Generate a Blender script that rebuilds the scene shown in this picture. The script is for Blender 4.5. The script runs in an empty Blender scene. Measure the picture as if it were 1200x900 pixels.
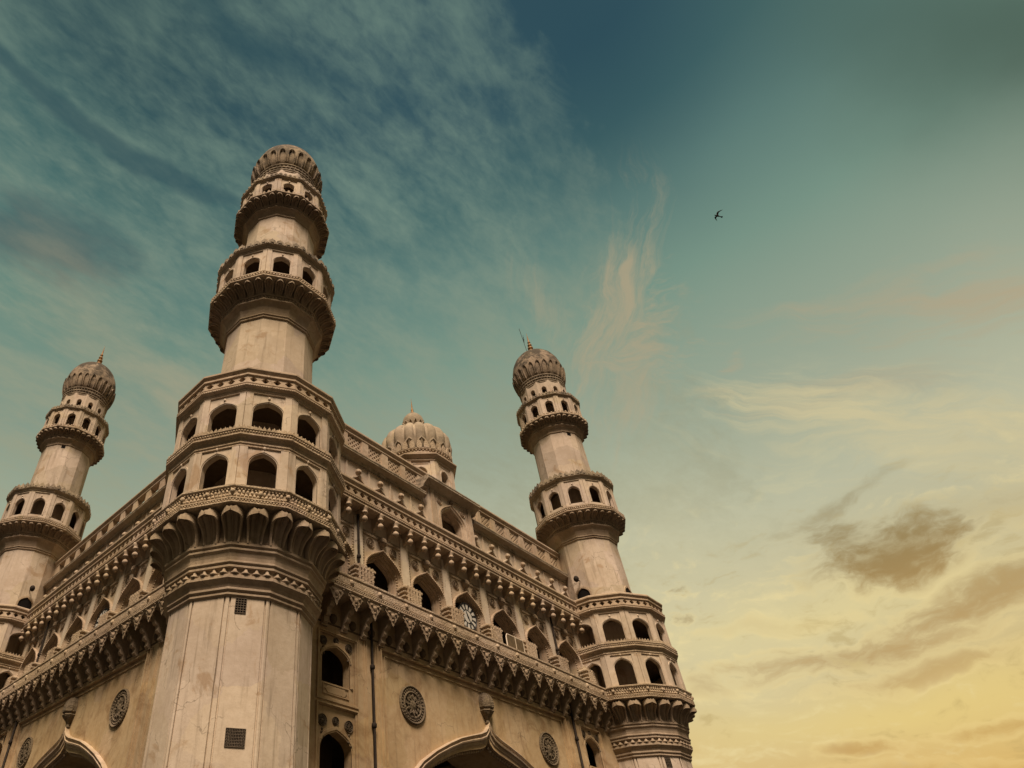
import bpy, math, random
from mathutils import Vector, Matrix
from math import sin, cos, pi, radians as R, sqrt

S = bpy.context.scene
random.seed(7)

# ------------------------------------------------------------------ camera
cam_d = bpy.data.cameras.new("camera")
cam = bpy.data.objects.new("camera", cam_d)
S.collection.objects.link(cam)
RT = Vector((0.7361960748, -0.6767636736, 0.0025039060))
UP = Vector((-0.4312081288, -0.4662182204, 0.7724636695))
FW = Vector((0.5216079840, 0.5697644260, 0.6350540212))
CAM = Vector((-10.850535862, -16.430297081, 1.6))
m = Matrix((RT, UP, -FW)).transposed().to_4x4()
m.translation = CAM
cam.matrix_world = m
cam_d.sensor_fit = 'HORIZONTAL'
cam_d.sensor_width = 36.0
cam_d.lens = 756.193 / 1200 * 36
cam_d.shift_x = (600 - 397.449) / 1200
cam_d.shift_y = (517.056 - 450) / 1200
cam_d.clip_end = 6000
S.camera = cam

# ------------------------------------------------------------------ sun, exposure
SUN_AZ, SUN_EL = 225.0, 57.0
sun_d = bpy.data.lights.new("sun", 'SUN')
sun_d.energy = 2.15
sun_d.angle = R(22)
sun_d.color = (1.0, 0.81, 0.635)
sun = bpy.data.objects.new("sun", sun_d)
S.collection.objects.link(sun)
sdir = Vector((cos(R(SUN_EL)) * cos(R(SUN_AZ)), cos(R(SUN_EL)) * sin(R(SUN_AZ)), sin(R(SUN_EL))))
sun.rotation_euler = sdir.to_track_quat('Z', 'Y').to_euler()
S.view_settings.view_transform = 'Standard'
S.view_settings.look = 'None'
S.view_settings.exposure = 1.5
S.view_settings.gamma = 1.0
S.view_settings.use_curve_mapping = False


def lin(r, g, b):
    f = lambda c: (c / 255 / 12.92) if c / 255 <= 0.04045 else ((c / 255 + 0.055) / 1.055) ** 2.4
    return (f(r), f(g), f(b), 1.0)


# ------------------------------------------------------------------ node helper
class NT:
    def __init__(self, tree):
        self.t = tree

    def n(self, typ, **kw):
        nd = self.t.nodes.new(typ)
        for k, v in kw.items():
            setattr(nd, k, v)
        return nd

    def put(self, sock, v):
        if v is None:
            return
        if isinstance(v, bpy.types.NodeSocket):
            self.t.links.new(v, sock)
        else:
            sock.default_value = v

    def math(self, op, a, b=None, c=None, clamp=False):
        nd = self.n('ShaderNodeMath', operation=op, use_clamp=clamp)
        self.put(nd.inputs[0], a)
        if b is not None: self.put(nd.inputs[1], b)
        if c is not None: self.put(nd.inputs[2], c)
        return nd.outputs[0]

    def vmath(self, op, a, b=None):
        nd = self.n('ShaderNodeVectorMath', operation=op)
        self.put(nd.inputs[0], a)
        if b is not None: self.put(nd.inputs[1], b)
        return nd.outputs['Value'] if op in ('DOT_PRODUCT', 'LENGTH') else nd.outputs[0]

    def ss(self, x, a, b, lo=0.0, hi=1.0):
        nd = self.n('ShaderNodeMapRange', interpolation_type='SMOOTHSTEP')
        self.put(nd.inputs[0], x); self.put(nd.inputs[1], a); self.put(nd.inputs[2], b)
        self.put(nd.inputs[3], lo); self.put(nd.inputs[4], hi)
        return nd.outputs[0]

    def lr(self, x, a, b, lo=0.0, hi=1.0):
        nd = self.n('ShaderNodeMapRange')
        self.put(nd.inputs[0], x); self.put(nd.inputs[1], a); self.put(nd.inputs[2], b)
        self.put(nd.inputs[3], lo); self.put(nd.inputs[4], hi)
        return nd.outputs[0]

    def noise(self, vec, scale, detail=4.0, rough=0.55, dist=0.0):
        nd = self.n('ShaderNodeTexNoise')
        self.put(nd.inputs['Vector'], vec)
        nd.inputs['Scale'].default_value = scale
        nd.inputs['Detail'].default_value = detail
        nd.inputs['Roughness'].default_value = rough
        nd.inputs['Distortion'].default_value = dist
        return nd.outputs[0]

    def mapping(self, vec, rot=(0, 0, 0), scale=(1, 1, 1), loc=(0, 0, 0)):
        nd = self.n('ShaderNodeMapping')
        self.put(nd.inputs[0], vec)
        nd.inputs['Rotation'].default_value = rot
        nd.inputs['Scale'].default_value = scale
        nd.inputs['Location'].default_value = loc
        return nd.outputs[0]

    def mix(self, f, a, b, blend='MIX'):
        nd = self.n('ShaderNodeMix', data_type='RGBA', blend_type=blend)
        self.put(nd.inputs[0], f); self.put(nd.inputs[6], a); self.put(nd.inputs[7], b)
        return nd.outputs[2]

    def ramp(self, f, stops, interp='LINEAR'):
        nd = self.n('ShaderNodeValToRGB')
        self.put(nd.inputs[0], f)
        cr = nd.color_ramp
        cr.interpolation = interp
        while len(cr.elements) < len(stops):
            cr.elements.new(0.5)
        for e, (p, c) in zip(cr.elements, stops):
            e.position = p; e.color = c
        return nd.outputs[0]

    def xyz(self, x, y, z=0.0):
        nd = self.n('ShaderNodeCombineXYZ')
        for i, v in enumerate((x, y, z)):
            self.put(nd.inputs[i], v)
        return nd.outputs[0]


# ------------------------------------------------------------------ world: evening sky with cloud layers
W = bpy.data.worlds.new("World")
S.world = W
W.use_nodes = True
W.node_tree.nodes.clear()
w = NT(W.node_tree)
tc = w.n('ShaderNodeTexCoord')
D = w.vmath('NORMALIZE', tc.outputs['Generated'])
sx = w.n('ShaderNodeSeparateXYZ'); w.put(sx.inputs[0], D)
DX, DY, DZ = sx.outputs
el = w.math('MULTIPLY', w.math('ARCSINE', DZ), 57.29578)
az = w.math('MULTIPLY', w.math('ARCTAN2', DY, DX), 57.29578)
zc = w.math('MAXIMUM', DZ, 0.06)
P = w.xyz(w.math('DIVIDE', DX, zc), w.math('DIVIDE', DY, zc))
nP = w.noise(P, 1.3, 5, 0.55)
nS = w.noise(D, 2.2, 3, 0.5)
el2 = w.math('ADD', el, w.math('MULTIPLY', w.math('SUBTRACT', nS, 0.5), 7.0))
stops = [(-6, (92, 72, 46)), (0, (188, 132, 56)), (6, (214, 164, 78)), (10, (222, 182, 102)), (15, (218, 192, 128)), (22, (200, 188, 147)),
         (28, (187, 187, 158)), (36, (156, 167, 145)), (45, (122, 150, 133)), (52, (98, 130, 121)), (58, (69, 104, 103)),
         (64, (52, 83, 91)), (75, (45, 73, 84)), (90, (42, 67, 80))]
base = w.ramp(w.lr(el2, -10, 90), [((e + 10) / 100, lin(*c)) for e, c in stops])
# the side away from the glow is darker and greyer
away = w.ss(az, 30, 85)
base = w.mix(w.math('MULTIPLY', away, 0.55), base, w.mix(1.0, base, (0.50, 0.68, 0.72, 1), 'MULTIPLY'))
back = w.ss(w.math('ABSOLUTE', w.math('SUBTRACT', az, 40.0)), 74, 105)  # unseen sky behind the camera, dimmed to cut fill on undersides
base = w.mix(w.math('MULTIPLY', back, w.ss(el, 78, 55)), base, w.mix(1.0, base, (0.11, 0.105, 0.11, 1), 'MULTIPLY'))
# Nishita daylight underneath
nish = w.n('ShaderNodeTexSky', sky_type='NISHITA')
nish.sun_disc = False
nish.sun_elevation = R(SUN_EL)
nish.sun_rotation = R(90 - SUN_AZ)
nk = w.mix(1.0, nish.outputs[0], (0.10, 0.10, 0.10, 1), 'MULTIPLY')
col = w.mix(0.04, base, nk)


wq = w.n('ShaderNodeTexNoise'); w.put(wq.inputs['Vector'], D); wq.inputs['Scale'].default_value = 7.0; wq.inputs['Detail'].default_value = 5
wsep = w.n('ShaderNodeSeparateColor'); w.put(wsep.inputs[0], wq.outputs['Color'])
azw = w.math('ADD', az, w.math('MULTIPLY', w.math('SUBTRACT', wsep.outputs[0], 0.5), 7.0))
elw = w.math('ADD', el, w.math('MULTIPLY', w.math('SUBTRACT', wsep.outputs[1], 0.5), 4.5))


def blob(a0, e0, la, lb, ang, soft=0.8):
    """elliptical patch of sky about azimuth a0, elevation e0 (degrees)"""
    dx = w.math('MULTIPLY', w.math('SUBTRACT', azw, a0), cos(R(e0)))
    dy = w.math('SUBTRACT', elw, e0)
    c, s = cos(R(ang)), sin(R(ang))
    u = w.math('ADD', w.math('MULTIPLY', dx, c / la), w.math('MULTIPLY', dy, s / la))
    v = w.math('ADD', w.math('MULTIPLY', dx, -s / lb), w.math('MULTIPLY', dy, c / lb))
    r2 = w.math('ADD', w.math('MULTIPLY', u, u), w.math('MULTIPLY', v, v))
    return w.math('POWER', 2.71828, w.math('MULTIPLY', r2, -soft))


def cover(mask, nz, lo=0.35, hi=0.75, amp=0.9):
    """cloud opacity: patch mask broken up by noise"""
    x = w.math('ADD', mask, w.math('MULTIPLY', w.math('SUBTRACT', nz, 0.5), amp * 2.2))
    return w.math('MULTIPLY', w.ss(x, lo, hi), w.ss(mask, 0.0, 0.45))


# altocumulus field on the left
Pl = w.mapping(P, rot=(0, 0, R(14)), scale=(1.0, 2.6, 1))
Pw = w.vmath('ADD', Pl, w.vmath('MULTIPLY', w.xyz(w.math('SUBTRACT', nP, 0.5), w.math('SUBTRACT', nS, 0.5)), (0.5, 0.5, 0)))
nA = w.noise(Pw, 2.6, 8, 0.62)
nB = w.noise(w.mapping(P, rot=(0, 0, R(-35)), scale=(1, 1.7, 1)), 9.0, 5, 0.6, 0.3)
nF = w.noise(w.mapping(P, rot=(0, 0, R(-60)), scale=(1, 2.2, 1)), 30.0, 4, 0.6, 0.4)
field = w.ss(w.math('ADD', az, w.math('MULTIPLY', w.math('SUBTRACT', nB, 0.5), 16)), 7.5, 12.5)
field = w.math('MULTIPLY', field, w.ss(el, 15, 38))
dens = w.math('ADD', w.math('MULTIPLY', nA, 0.60), w.math('MULTIPLY', nB, 0.42))
dens = w.math('ADD', dens, w.math('MULTIPLY', nF, 0.22))
lay = w.math('MULTIPLY', field, w.ss(dens, 0.44, 0.84))
ccol = w.ramp(w.lr(el, 30, 80), [(0.0, lin(158, 158, 132)), (0.3, lin(140, 152, 132)), (0.6, lin(120, 144, 130)), (1, lin(104, 130, 120))])
col = w.mix(w.math('MULTIPLY', lay, 0.80), col, ccol)
# dark gaps between the cloud bands
gap = w.math('MULTIPLY', cover(blob(86, 58.6, 15, 0.9, -178), nA, 0.3, 0.9, 0.7), 0.65)
gap = w.math('MAXIMUM', gap, w.math('MULTIPLY', cover(blob(86, 50, 9, 4.0, 170), nA, 0.35, 1.0, 1.0), 0.6))
gap = w.math('MAXIMUM', gap, w.math('MULTIPLY', cover(blob(70, 70, 9, 1.3, -168), nA, 0.3, 0.9, 0.8), 0.6))
col = w.mix(gap, col, lin(52, 82, 90))
col = w.mix(w.math('MULTIPLY', blob(105, 68, 14, 9, 0), 0.40), col, lin(52, 78, 78))
# deep blue wedge and dusky cloud at the upper right
col = w.mix(w.math('MULTIPLY', blob(2, 62, 9, 7, 90), 0.55), col, lin(40, 71, 84))
col = w.mix(w.math('MULTIPLY', blob(-22, 47, 9, 5.0, -110), 0.70), col, lin(66, 86, 76))
col = w.mix(w.math('MULTIPLY', blob(-26, 42, 5, 3.0, -120), 0.5), col, lin(66, 84, 72))
# warm wisps: feathery filaments
def fil(ang, su, sv, detail=6, rough=0.62, dist=0.8, seed=0.0):
    c, n_ = cos(R(ang)), sin(R(ang))
    u = w.math('ADD', w.math('MULTIPLY', azw, .72 * c), w.math('MULTIPLY', elw, n_))
    v = w.math('ADD', w.math('MULTIPLY', azw, -.72 * n_), w.math('MULTIPLY', elw, c))
    return w.noise(w.xyz(w.math('MULTIPLY', u, su), w.math('MULTIPLY', v, sv), seed), 1.0, detail, rough, dist)


def feather(mask, f, lo, hi, amt):
    x = w.math('ADD', f, w.math('MULTIPLY', w.math('SUBTRACT', mask, 1.0), 0.32))
    return w.math('MULTIPLY', w.math('MULTIPLY', w.ss(x, lo, hi), w.ss(mask, 0.0, 0.5)), amt)


f1 = fil(-56, .20, .85, 8, 0.68, 0.5, 1.3)
f2 = fil(20, .30, .95, 7, 0.68, 1.2, 4.1)
f3 = fil(-60, .22, .6, 6, 0.66, 0.8, 7.7)
f4 = fil(-150, .10, .50, 7, 0.64, 0.8, 2.2)
nC = w.noise(w.mapping(P, rot=(0, 0, R(30)), scale=(1, 2.4, 1)), 7.0, 7, 0.68, 0.6)
wis = feather(blob(13.7, 46.2, 7.0, 2.2, -52), f1, 0.20, 0.64, 0.68)
for m_, f_, lo_, hi_, am_ in ((blob(12.4, 43.0, 5.0, 3.6, -52), f2, 0.26, 0.70, 0.60), (blob(13.4, 41.2, 4.6, 0.9, 8), f2, 0.22, 0.66, 0.6),
                              (blob(16.2, 38.4, 4.2, 2.8, -58), f3, 0.20, 0.68, 0.48), (blob(21, 48.0, 4.2, 1.6, -100), f3, 0.22, 0.70, 0.30),
                              (blob(78, 45.0, 9, 4.0, 30), nA, 0.18, 0.8, 0.36), (blob(64, 39, 9, 4.5, 20), nA, 0.2, 0.8, 0.50),
                              (blob(5.8, 38.7, 1.3, 0.5, -30), f2, 0.25, 0.7, 0.45), (blob(-9.5, 34.0, 9, 2.6, -150), f4, 0.25, 0.66, 0.70),
                              (blob(-5.0, 37.3, 9, 2.0, -160), f4, 0.28, 0.70, 0.55), (blob(1.0, 33.5, 8, 1.8, -160), f4, 0.28, 0.72, 0.45)):
    wis = w.math('MAXIMUM', wis, feather(m_, f_, lo_, hi_, am_))
col = w.mix(wis, col, lin(181, 162, 130))
# pale streaked veil at the right
f5 = fil(-142, .13, .50, 8, 0.66, 1.0, 9.4)
veil = feather(blob(-1.6, 29.3, 10, 3.0, -140), f5, 0.22, 0.62, 0.85)
veil = w.math('MAXIMUM', veil, feather(blob(-5, 26.6, 10, 2.8, -165), f5, 0.33, 0.74, 0.5))
veil = w.math('MAXIMUM', veil, feather(blob(6, 33, 12, 4, -160), f5, 0.40, 0.80, 0.25))
col = w.mix(veil, col, lin(206, 194, 152))
# bright luminous zone low by the far tower
col = w.mix(w.math('MULTIPLY', blob(17, 20, 9, 8, 90), 0.55), col, lin(218, 209, 168))
col = w.mix(w.math('MULTIPLY', blob(9, 20.2, 9, 1.8, 0), 0.55), col, lin(230, 212, 152))
col = w.mix(w.math('MULTIPLY', blob(6, 13.2, 12, 1.3, 0), 0.5), col, lin(236, 210, 130))
# golden brown cloud banks low on the right
Ph = w.xyz(w.math('MULTIPLY', azw, 0.055), w.math('MULTIPLY', elw, 0.13))
nG = w.noise(Ph, 3.0, 7, 0.6, 0.4)
nH = w.noise(Ph, 11.0, 5, 0.62, 0.3)
nG2 = w.math('ADD', w.math('MULTIPLY', nG, 0.62), w.math('MULTIPLY', nH, 0.38))
# streaky brightness everywhere in the low sky
low = w.math('MULTIPLY', w.ss(el, 33, 20), w.ss(az, 60, 25))
col = w.mix(w.math('MULTIPLY', low, w.math('MULTIPLY', w.ss(nG2, 0.50, 0.66), 0.55)), col, lin(236, 218, 162))
col = w.mix(w.math('MULTIPLY', low, w.math('MULTIPLY', w.ss(nG2, 0.46, 0.34), 0.40)), col, lin(176, 152, 96))
dk = feather(blob(3.4, 22.3, 5.0, 1.9, 4), nG2, 0.14, 0.56, 0.90)
for e_, am_ in (((6.2, 24.4, 3.0, 1.5, 30), 0.70), ((5.2, 26.4, 5.0, 0.75, -8), 0.55), ((-3, 22.6, 6.0, 1.4, 10), 0.35), ((8.5, 17.0, 8.0, 1.1, 3), 0.60),
                ((-0.5, 18.2, 7.5, 1.4, -5), 0.62), ((5.0, 15.0, 7.0, 0.7, 2), 0.50), ((10.6, 11.5, 3.0, 0.55, 2), 0.55), ((3.4, 11.9, 3.0, 0.45, 0), 0.50),
                ((18.2, 16.6, 2.0, 1.0, 10), 0.40), ((7, 9.6, 14, 1.0, 0), 0.40), ((12, 20.0, 5, 0.8, 6), 0.28)):
    dk = w.math('MAXIMUM', dk, feather(blob(*e_), nG2, 0.16, 0.60, min(.95, am_ * 1.08)))
for e_ in ((17.4, 23.9, 1.0, 0.4, 0), (17.8, 21.8, 1.05, 0.4, 0)):
    dk = w.math('MAXIMUM', dk, feather(blob(*e_), nH, 0.20, 0.60, 0.55))
dkc = w.ramp(w.lr(el, 8, 28), [(0, lin(190, 138, 64)), (0.45, lin(172, 133, 76)), (0.75, lin(148, 124, 78)), (1, lin(150, 140, 106))])
rim = w.math('MULTIPLY', w.math('MULTIPLY', w.ss(dk, 0.01, 0.16), w.ss(dk, 0.50, 0.20)), w.ss(el, 27, 18))
col = w.mix(w.math('MULTIPLY', rim, 0.22), col, lin(244, 218, 150))
col = w.mix(w.ss(dk, 0.08, 0.95, 0.0, 0.92), col, dkc)
bg = w.n('ShaderNodeBackground')
w.put(bg.inputs[0], col)
bg.inputs[1].default_value = 0.354
wo = w.n('ShaderNodeOutputWorld')
W.node_tree.links.new(bg.outputs[0], wo.inputs[0])


# ------------------------------------------------------------------ materials
def stone(name, ca, cb, stain=None, stain_amt=0.5, stain_th=(0.60, 0.72), rough=0.9, bump=0.25, streak=0.25,
          carve=0.0, carve_scale=9.0, lichen=0.0, spots=0.15):
    mt = bpy.data.materials.new(name)
    mt.use_nodes = True
    nt = mt.node_tree
    t = NT(nt)
    bs = nt.nodes['Principled BSDF']
    pos = t.n('ShaderNodeNewGeometry')
    P0 = pos.outputs['Position']
    n1 = t.noise(P0, 0.55, 6, 0.6, 0.4)
    n2 = t.noise(P0, 4.5, 5, 0.65)
    n3 = t.noise(P0, 22, 4, 0.65)
    c = t.mix(t.ss(t.math('ADD', t.math('MULTIPLY', n1, 0.6), t.math('MULTIPLY', n2, 0.4)), 0.36, 0.66), cb + (1,), ca + (1,))
    if streak:
        ns = t.noise(t.mapping(P0, scale=(3.2, 3.2, 0.22)), 1.6, 5, 0.6, 0.2)
        f = t.math('MULTIPLY', t.ss(ns, 0.52, 0.72), streak)
        c = t.mix(f, c, (0.13, 0.09, 0.055, 1))
    if stain:
        nst = t.noise(P0, 0.75, 7, 0.66, 0.9)
        f = t.math('MULTIPLY', t.ss(nst, *stain_th), stain_amt)
        c = t.mix(f, c, stain + (1,))
    f = t.math('MULTIPLY', t.ss(n3, 0.60, 0.76), spots)
    c = t.mix(f, c, (0.12, 0.085, 0.055, 1))
    if lichen:
        nl = t.noise(P0, 1.5, 7, 0.72, 0.5)
        sp = t.n('ShaderNodeSeparateXYZ'); t.put(sp.inputs[0], pos.outputs['Normal'])
        f = t.math('MULTIPLY', t.ss(t.math('ADD', nl, t.math('MULTIPLY', sp.outputs[2], 0.24)), 0.42, 0.64), lichen)
        c = t.mix(f, c, (0.055, 0.045, 0.032, 1))
    wob = t.n('ShaderNodeTexNoise'); t.put(wob.inputs['Vector'], P0); wob.inputs['Scale'].default_value = 1.7; wob.inputs['Detail'].default_value = 5
    Pw_ = t.vmath('ADD', P0, t.vmath('MULTIPLY', wob.outputs['Color'], (0.8, 0.8, 0.8)))
    pv = t.n('ShaderNodeTexVoronoi', feature='F1'); t.put(pv.inputs['Vector'], Pw_); pv.inputs['Scale'].default_value = 0.55
    pc = t.n('ShaderNodeSeparateColor'); t.put(pc.inputs[0], pv.outputs['Color'])
    lv = t.lr(pc.outputs[0], 0, 1, 0.89, 1.08)
    c = t.mix(1.0, c, t.xyz(lv, lv, t.math('MULTIPLY', lv, t.lr(pc.outputs[1], 0, 1, 0.93, 1.05))), 'MULTIPLY')
    ck = t.n('ShaderNodeTexVoronoi', feature='DISTANCE_TO_EDGE'); t.put(ck.inputs['Vector'], Pw_); ck.inputs['Scale'].default_value = 0.8
    fk = t.math('MULTIPLY', t.ss(ck.outputs['Distance'], 0.012, 0.003), t.ss(n1, 0.52, 0.60))
    c = t.mix(t.math('MULTIPLY', fk, 0.55), c, (0.09, 0.065, 0.042, 1))
    t.put(bs.inputs['Base Color'], c)
    bs.inputs['Roughness'].default_value = rough
    bs.inputs['Specular IOR Level'].default_value = 0.2
    h = t.math('ADD', t.math('MULTIPLY', n2, 0.03), t.math('MULTIPLY', n3, 0.008))
    if carve:
        vo = t.n('ShaderNodeTexVoronoi', feature='F1')
        t.put(vo.inputs['Vector'], P0)
        vo.inputs['Scale'].default_value = carve_scale
        h = t.math('ADD', h, t.math('MULTIPLY', vo.outputs['Distance'], carve))
    bp_ = t.n('ShaderNodeBump')
    bp_.inputs['Strength'].default_value = bump
    bp_.inputs['Distance'].default_value = 1.0
    t.put(bp_.inputs['Height'], h)
    t.put(bs.inputs['Normal'], bp_.outputs[0])
    return mt


def plain(name, c, rough=0.6, metal=0.0, var=0.3, scale=6.0):
    mt = bpy.data.materials.new(name)
    mt.use_nodes = True
    t = NT(mt.node_tree)
    bs = mt.node_tree.nodes['Principled BSDF']
    g = t.n('ShaderNodeNewGeometry')
    n = t.noise(g.outputs['Position'], scale, 5, 0.6)
    t.put(bs.inputs['Base Color'], t.mix(t.ss(n, 0.35, 0.7), c + (1,), tuple(x * (1 - var) for x in c) + (1,)))
    bs.inputs['Roughness'].default_value = rough
    bs.inputs['Metallic'].default_value = metal
    bs.inputs['Specular IOR Level'].default_value = 0.15
    return mt


M_SHAFT = stone('lime_plaster', (0.56, 0.46, 0.35), (0.46, 0.365, 0.265), stain=(0.30, 0.18, 0.085), stain_amt=0.55, stain_th=(0.56, 0.66), streak=0.42, spots=0.4)
M_WALL = stone('ochre_plaster', (0.50, 0.375, 0.225), (0.41, 0.285, 0.155), stain=(0.22, 0.13, 0.06), stain_amt=0.7, stain_th=(0.48, 0.70), streak=0.30, spots=0.3)
M_GALL = stone('gallery_plaster', (0.55, 0.445, 0.325), (0.46, 0.35, 0.235), stain=(0.30, 0.19, 0.10), stain_amt=0.55, stain_th=(0.54, 0.70), streak=0.25, spots=0.3)
M_TRIM = stone('moulded_stucco', (0.48, 0.375, 0.265), (0.36, 0.265, 0.175), stain=(0.22, 0.15, 0.085), stain_amt=0.5, stain_th=(0.54, 0.74), streak=0.25, bump=0.5, spots=0.35)
M_CORB = stone('shade_toned_stucco', (0.40, 0.31, 0.215), (0.29, 0.215, 0.14), stain=(0.16, 0.11, 0.065), stain_amt=0.5, stain_th=(0.52, 0.72), streak=0.3, bump=0.5, spots=0.4)  # stucco colour lowered so corbels and brackets read as deeper shade
M_CARVE = stone('carved_stucco', (0.47, 0.37, 0.26), (0.35, 0.26, 0.17), stain=(0.16, 0.11, 0.065), stain_amt=0.55, stain_th=(0.5, 0.72), streak=0.15, bump=0.6, carve=0.03, carve_scale=14.0, spots=0.35)
M_CREST = stone('weathered_crest', (0.43, 0.35, 0.25), (0.31, 0.24, 0.16), streak=0.2, bump=0.6, lichen=0.8, spots=0.5)
M_DOME = stone('weathered_dome', (0.37, 0.285, 0.195), (0.26, 0.195, 0.13), streak=0.2, bump=0.5, lichen=0.92, spots=0.4)
M_CLEAN = stone('pale_dome', (0.44, 0.36, 0.26), (0.36, 0.28, 0.19), streak=0.25, bump=0.3, lichen=0.30, spots=0.35)
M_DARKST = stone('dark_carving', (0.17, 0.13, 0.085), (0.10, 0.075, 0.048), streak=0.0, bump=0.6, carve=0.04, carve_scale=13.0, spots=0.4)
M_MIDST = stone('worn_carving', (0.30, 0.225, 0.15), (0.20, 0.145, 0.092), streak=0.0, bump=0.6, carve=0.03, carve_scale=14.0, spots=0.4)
M_SHADE = stone('shade_toned_plaster', (0.15, 0.105, 0.062), (0.10, 0.07, 0.04), streak=0.2, bump=0.4)  # plaster darkened in colour to deepen the shade in galleries and recesses
M_IN = stone('interior_plaster', (0.11, 0.08, 0.048), (0.075, 0.052, 0.03), streak=0.1, bump=0.3)  # darkness of the interior is put into this colour
M_PIER = stone('whitewash', (0.60, 0.51, 0.39), (0.50, 0.41, 0.30), streak=0.2, bump=0.3, spots=0.25)
M_PIPE = plain('dark_iron', (0.03, 0.022, 0.016), 0.8, 0.0)
M_GRILLE = plain('grille_iron', (0.13, 0.10, 0.07), 0.8, 0.0)
M_HOLE = plain('void_shade', (0.008, 0.006, 0.005), 0.95)  # near-black colour stands in for the shade inside openings
M_BRASS = plain('brass', (0.30, 0.16, 0.06), 0.55, 0.25)
M_WHITE = plain('clock_white', (0.58, 0.55, 0.48), 0.6)
M_BLACK = plain('clock_black', (0.03, 0.03, 0.032), 0.5)
M_ROOF = plain('stone_flags', (0.05, 0.043, 0.036), 0.9)
M_GROUND = plain('paving', (0.034, 0.030, 0.026), 0.9, 0, 0.4, 0.7)
M_ROAD = plain('asphalt', (0.045, 0.042, 0.04), 0.85, 0, 0.3, 1.5)
M_BIRD = plain('feathers', (0.035, 0.025, 0.018), 0.8)
M_BOARD = plain('board', (0.14, 0.10, 0.055), 0.7)


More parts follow.
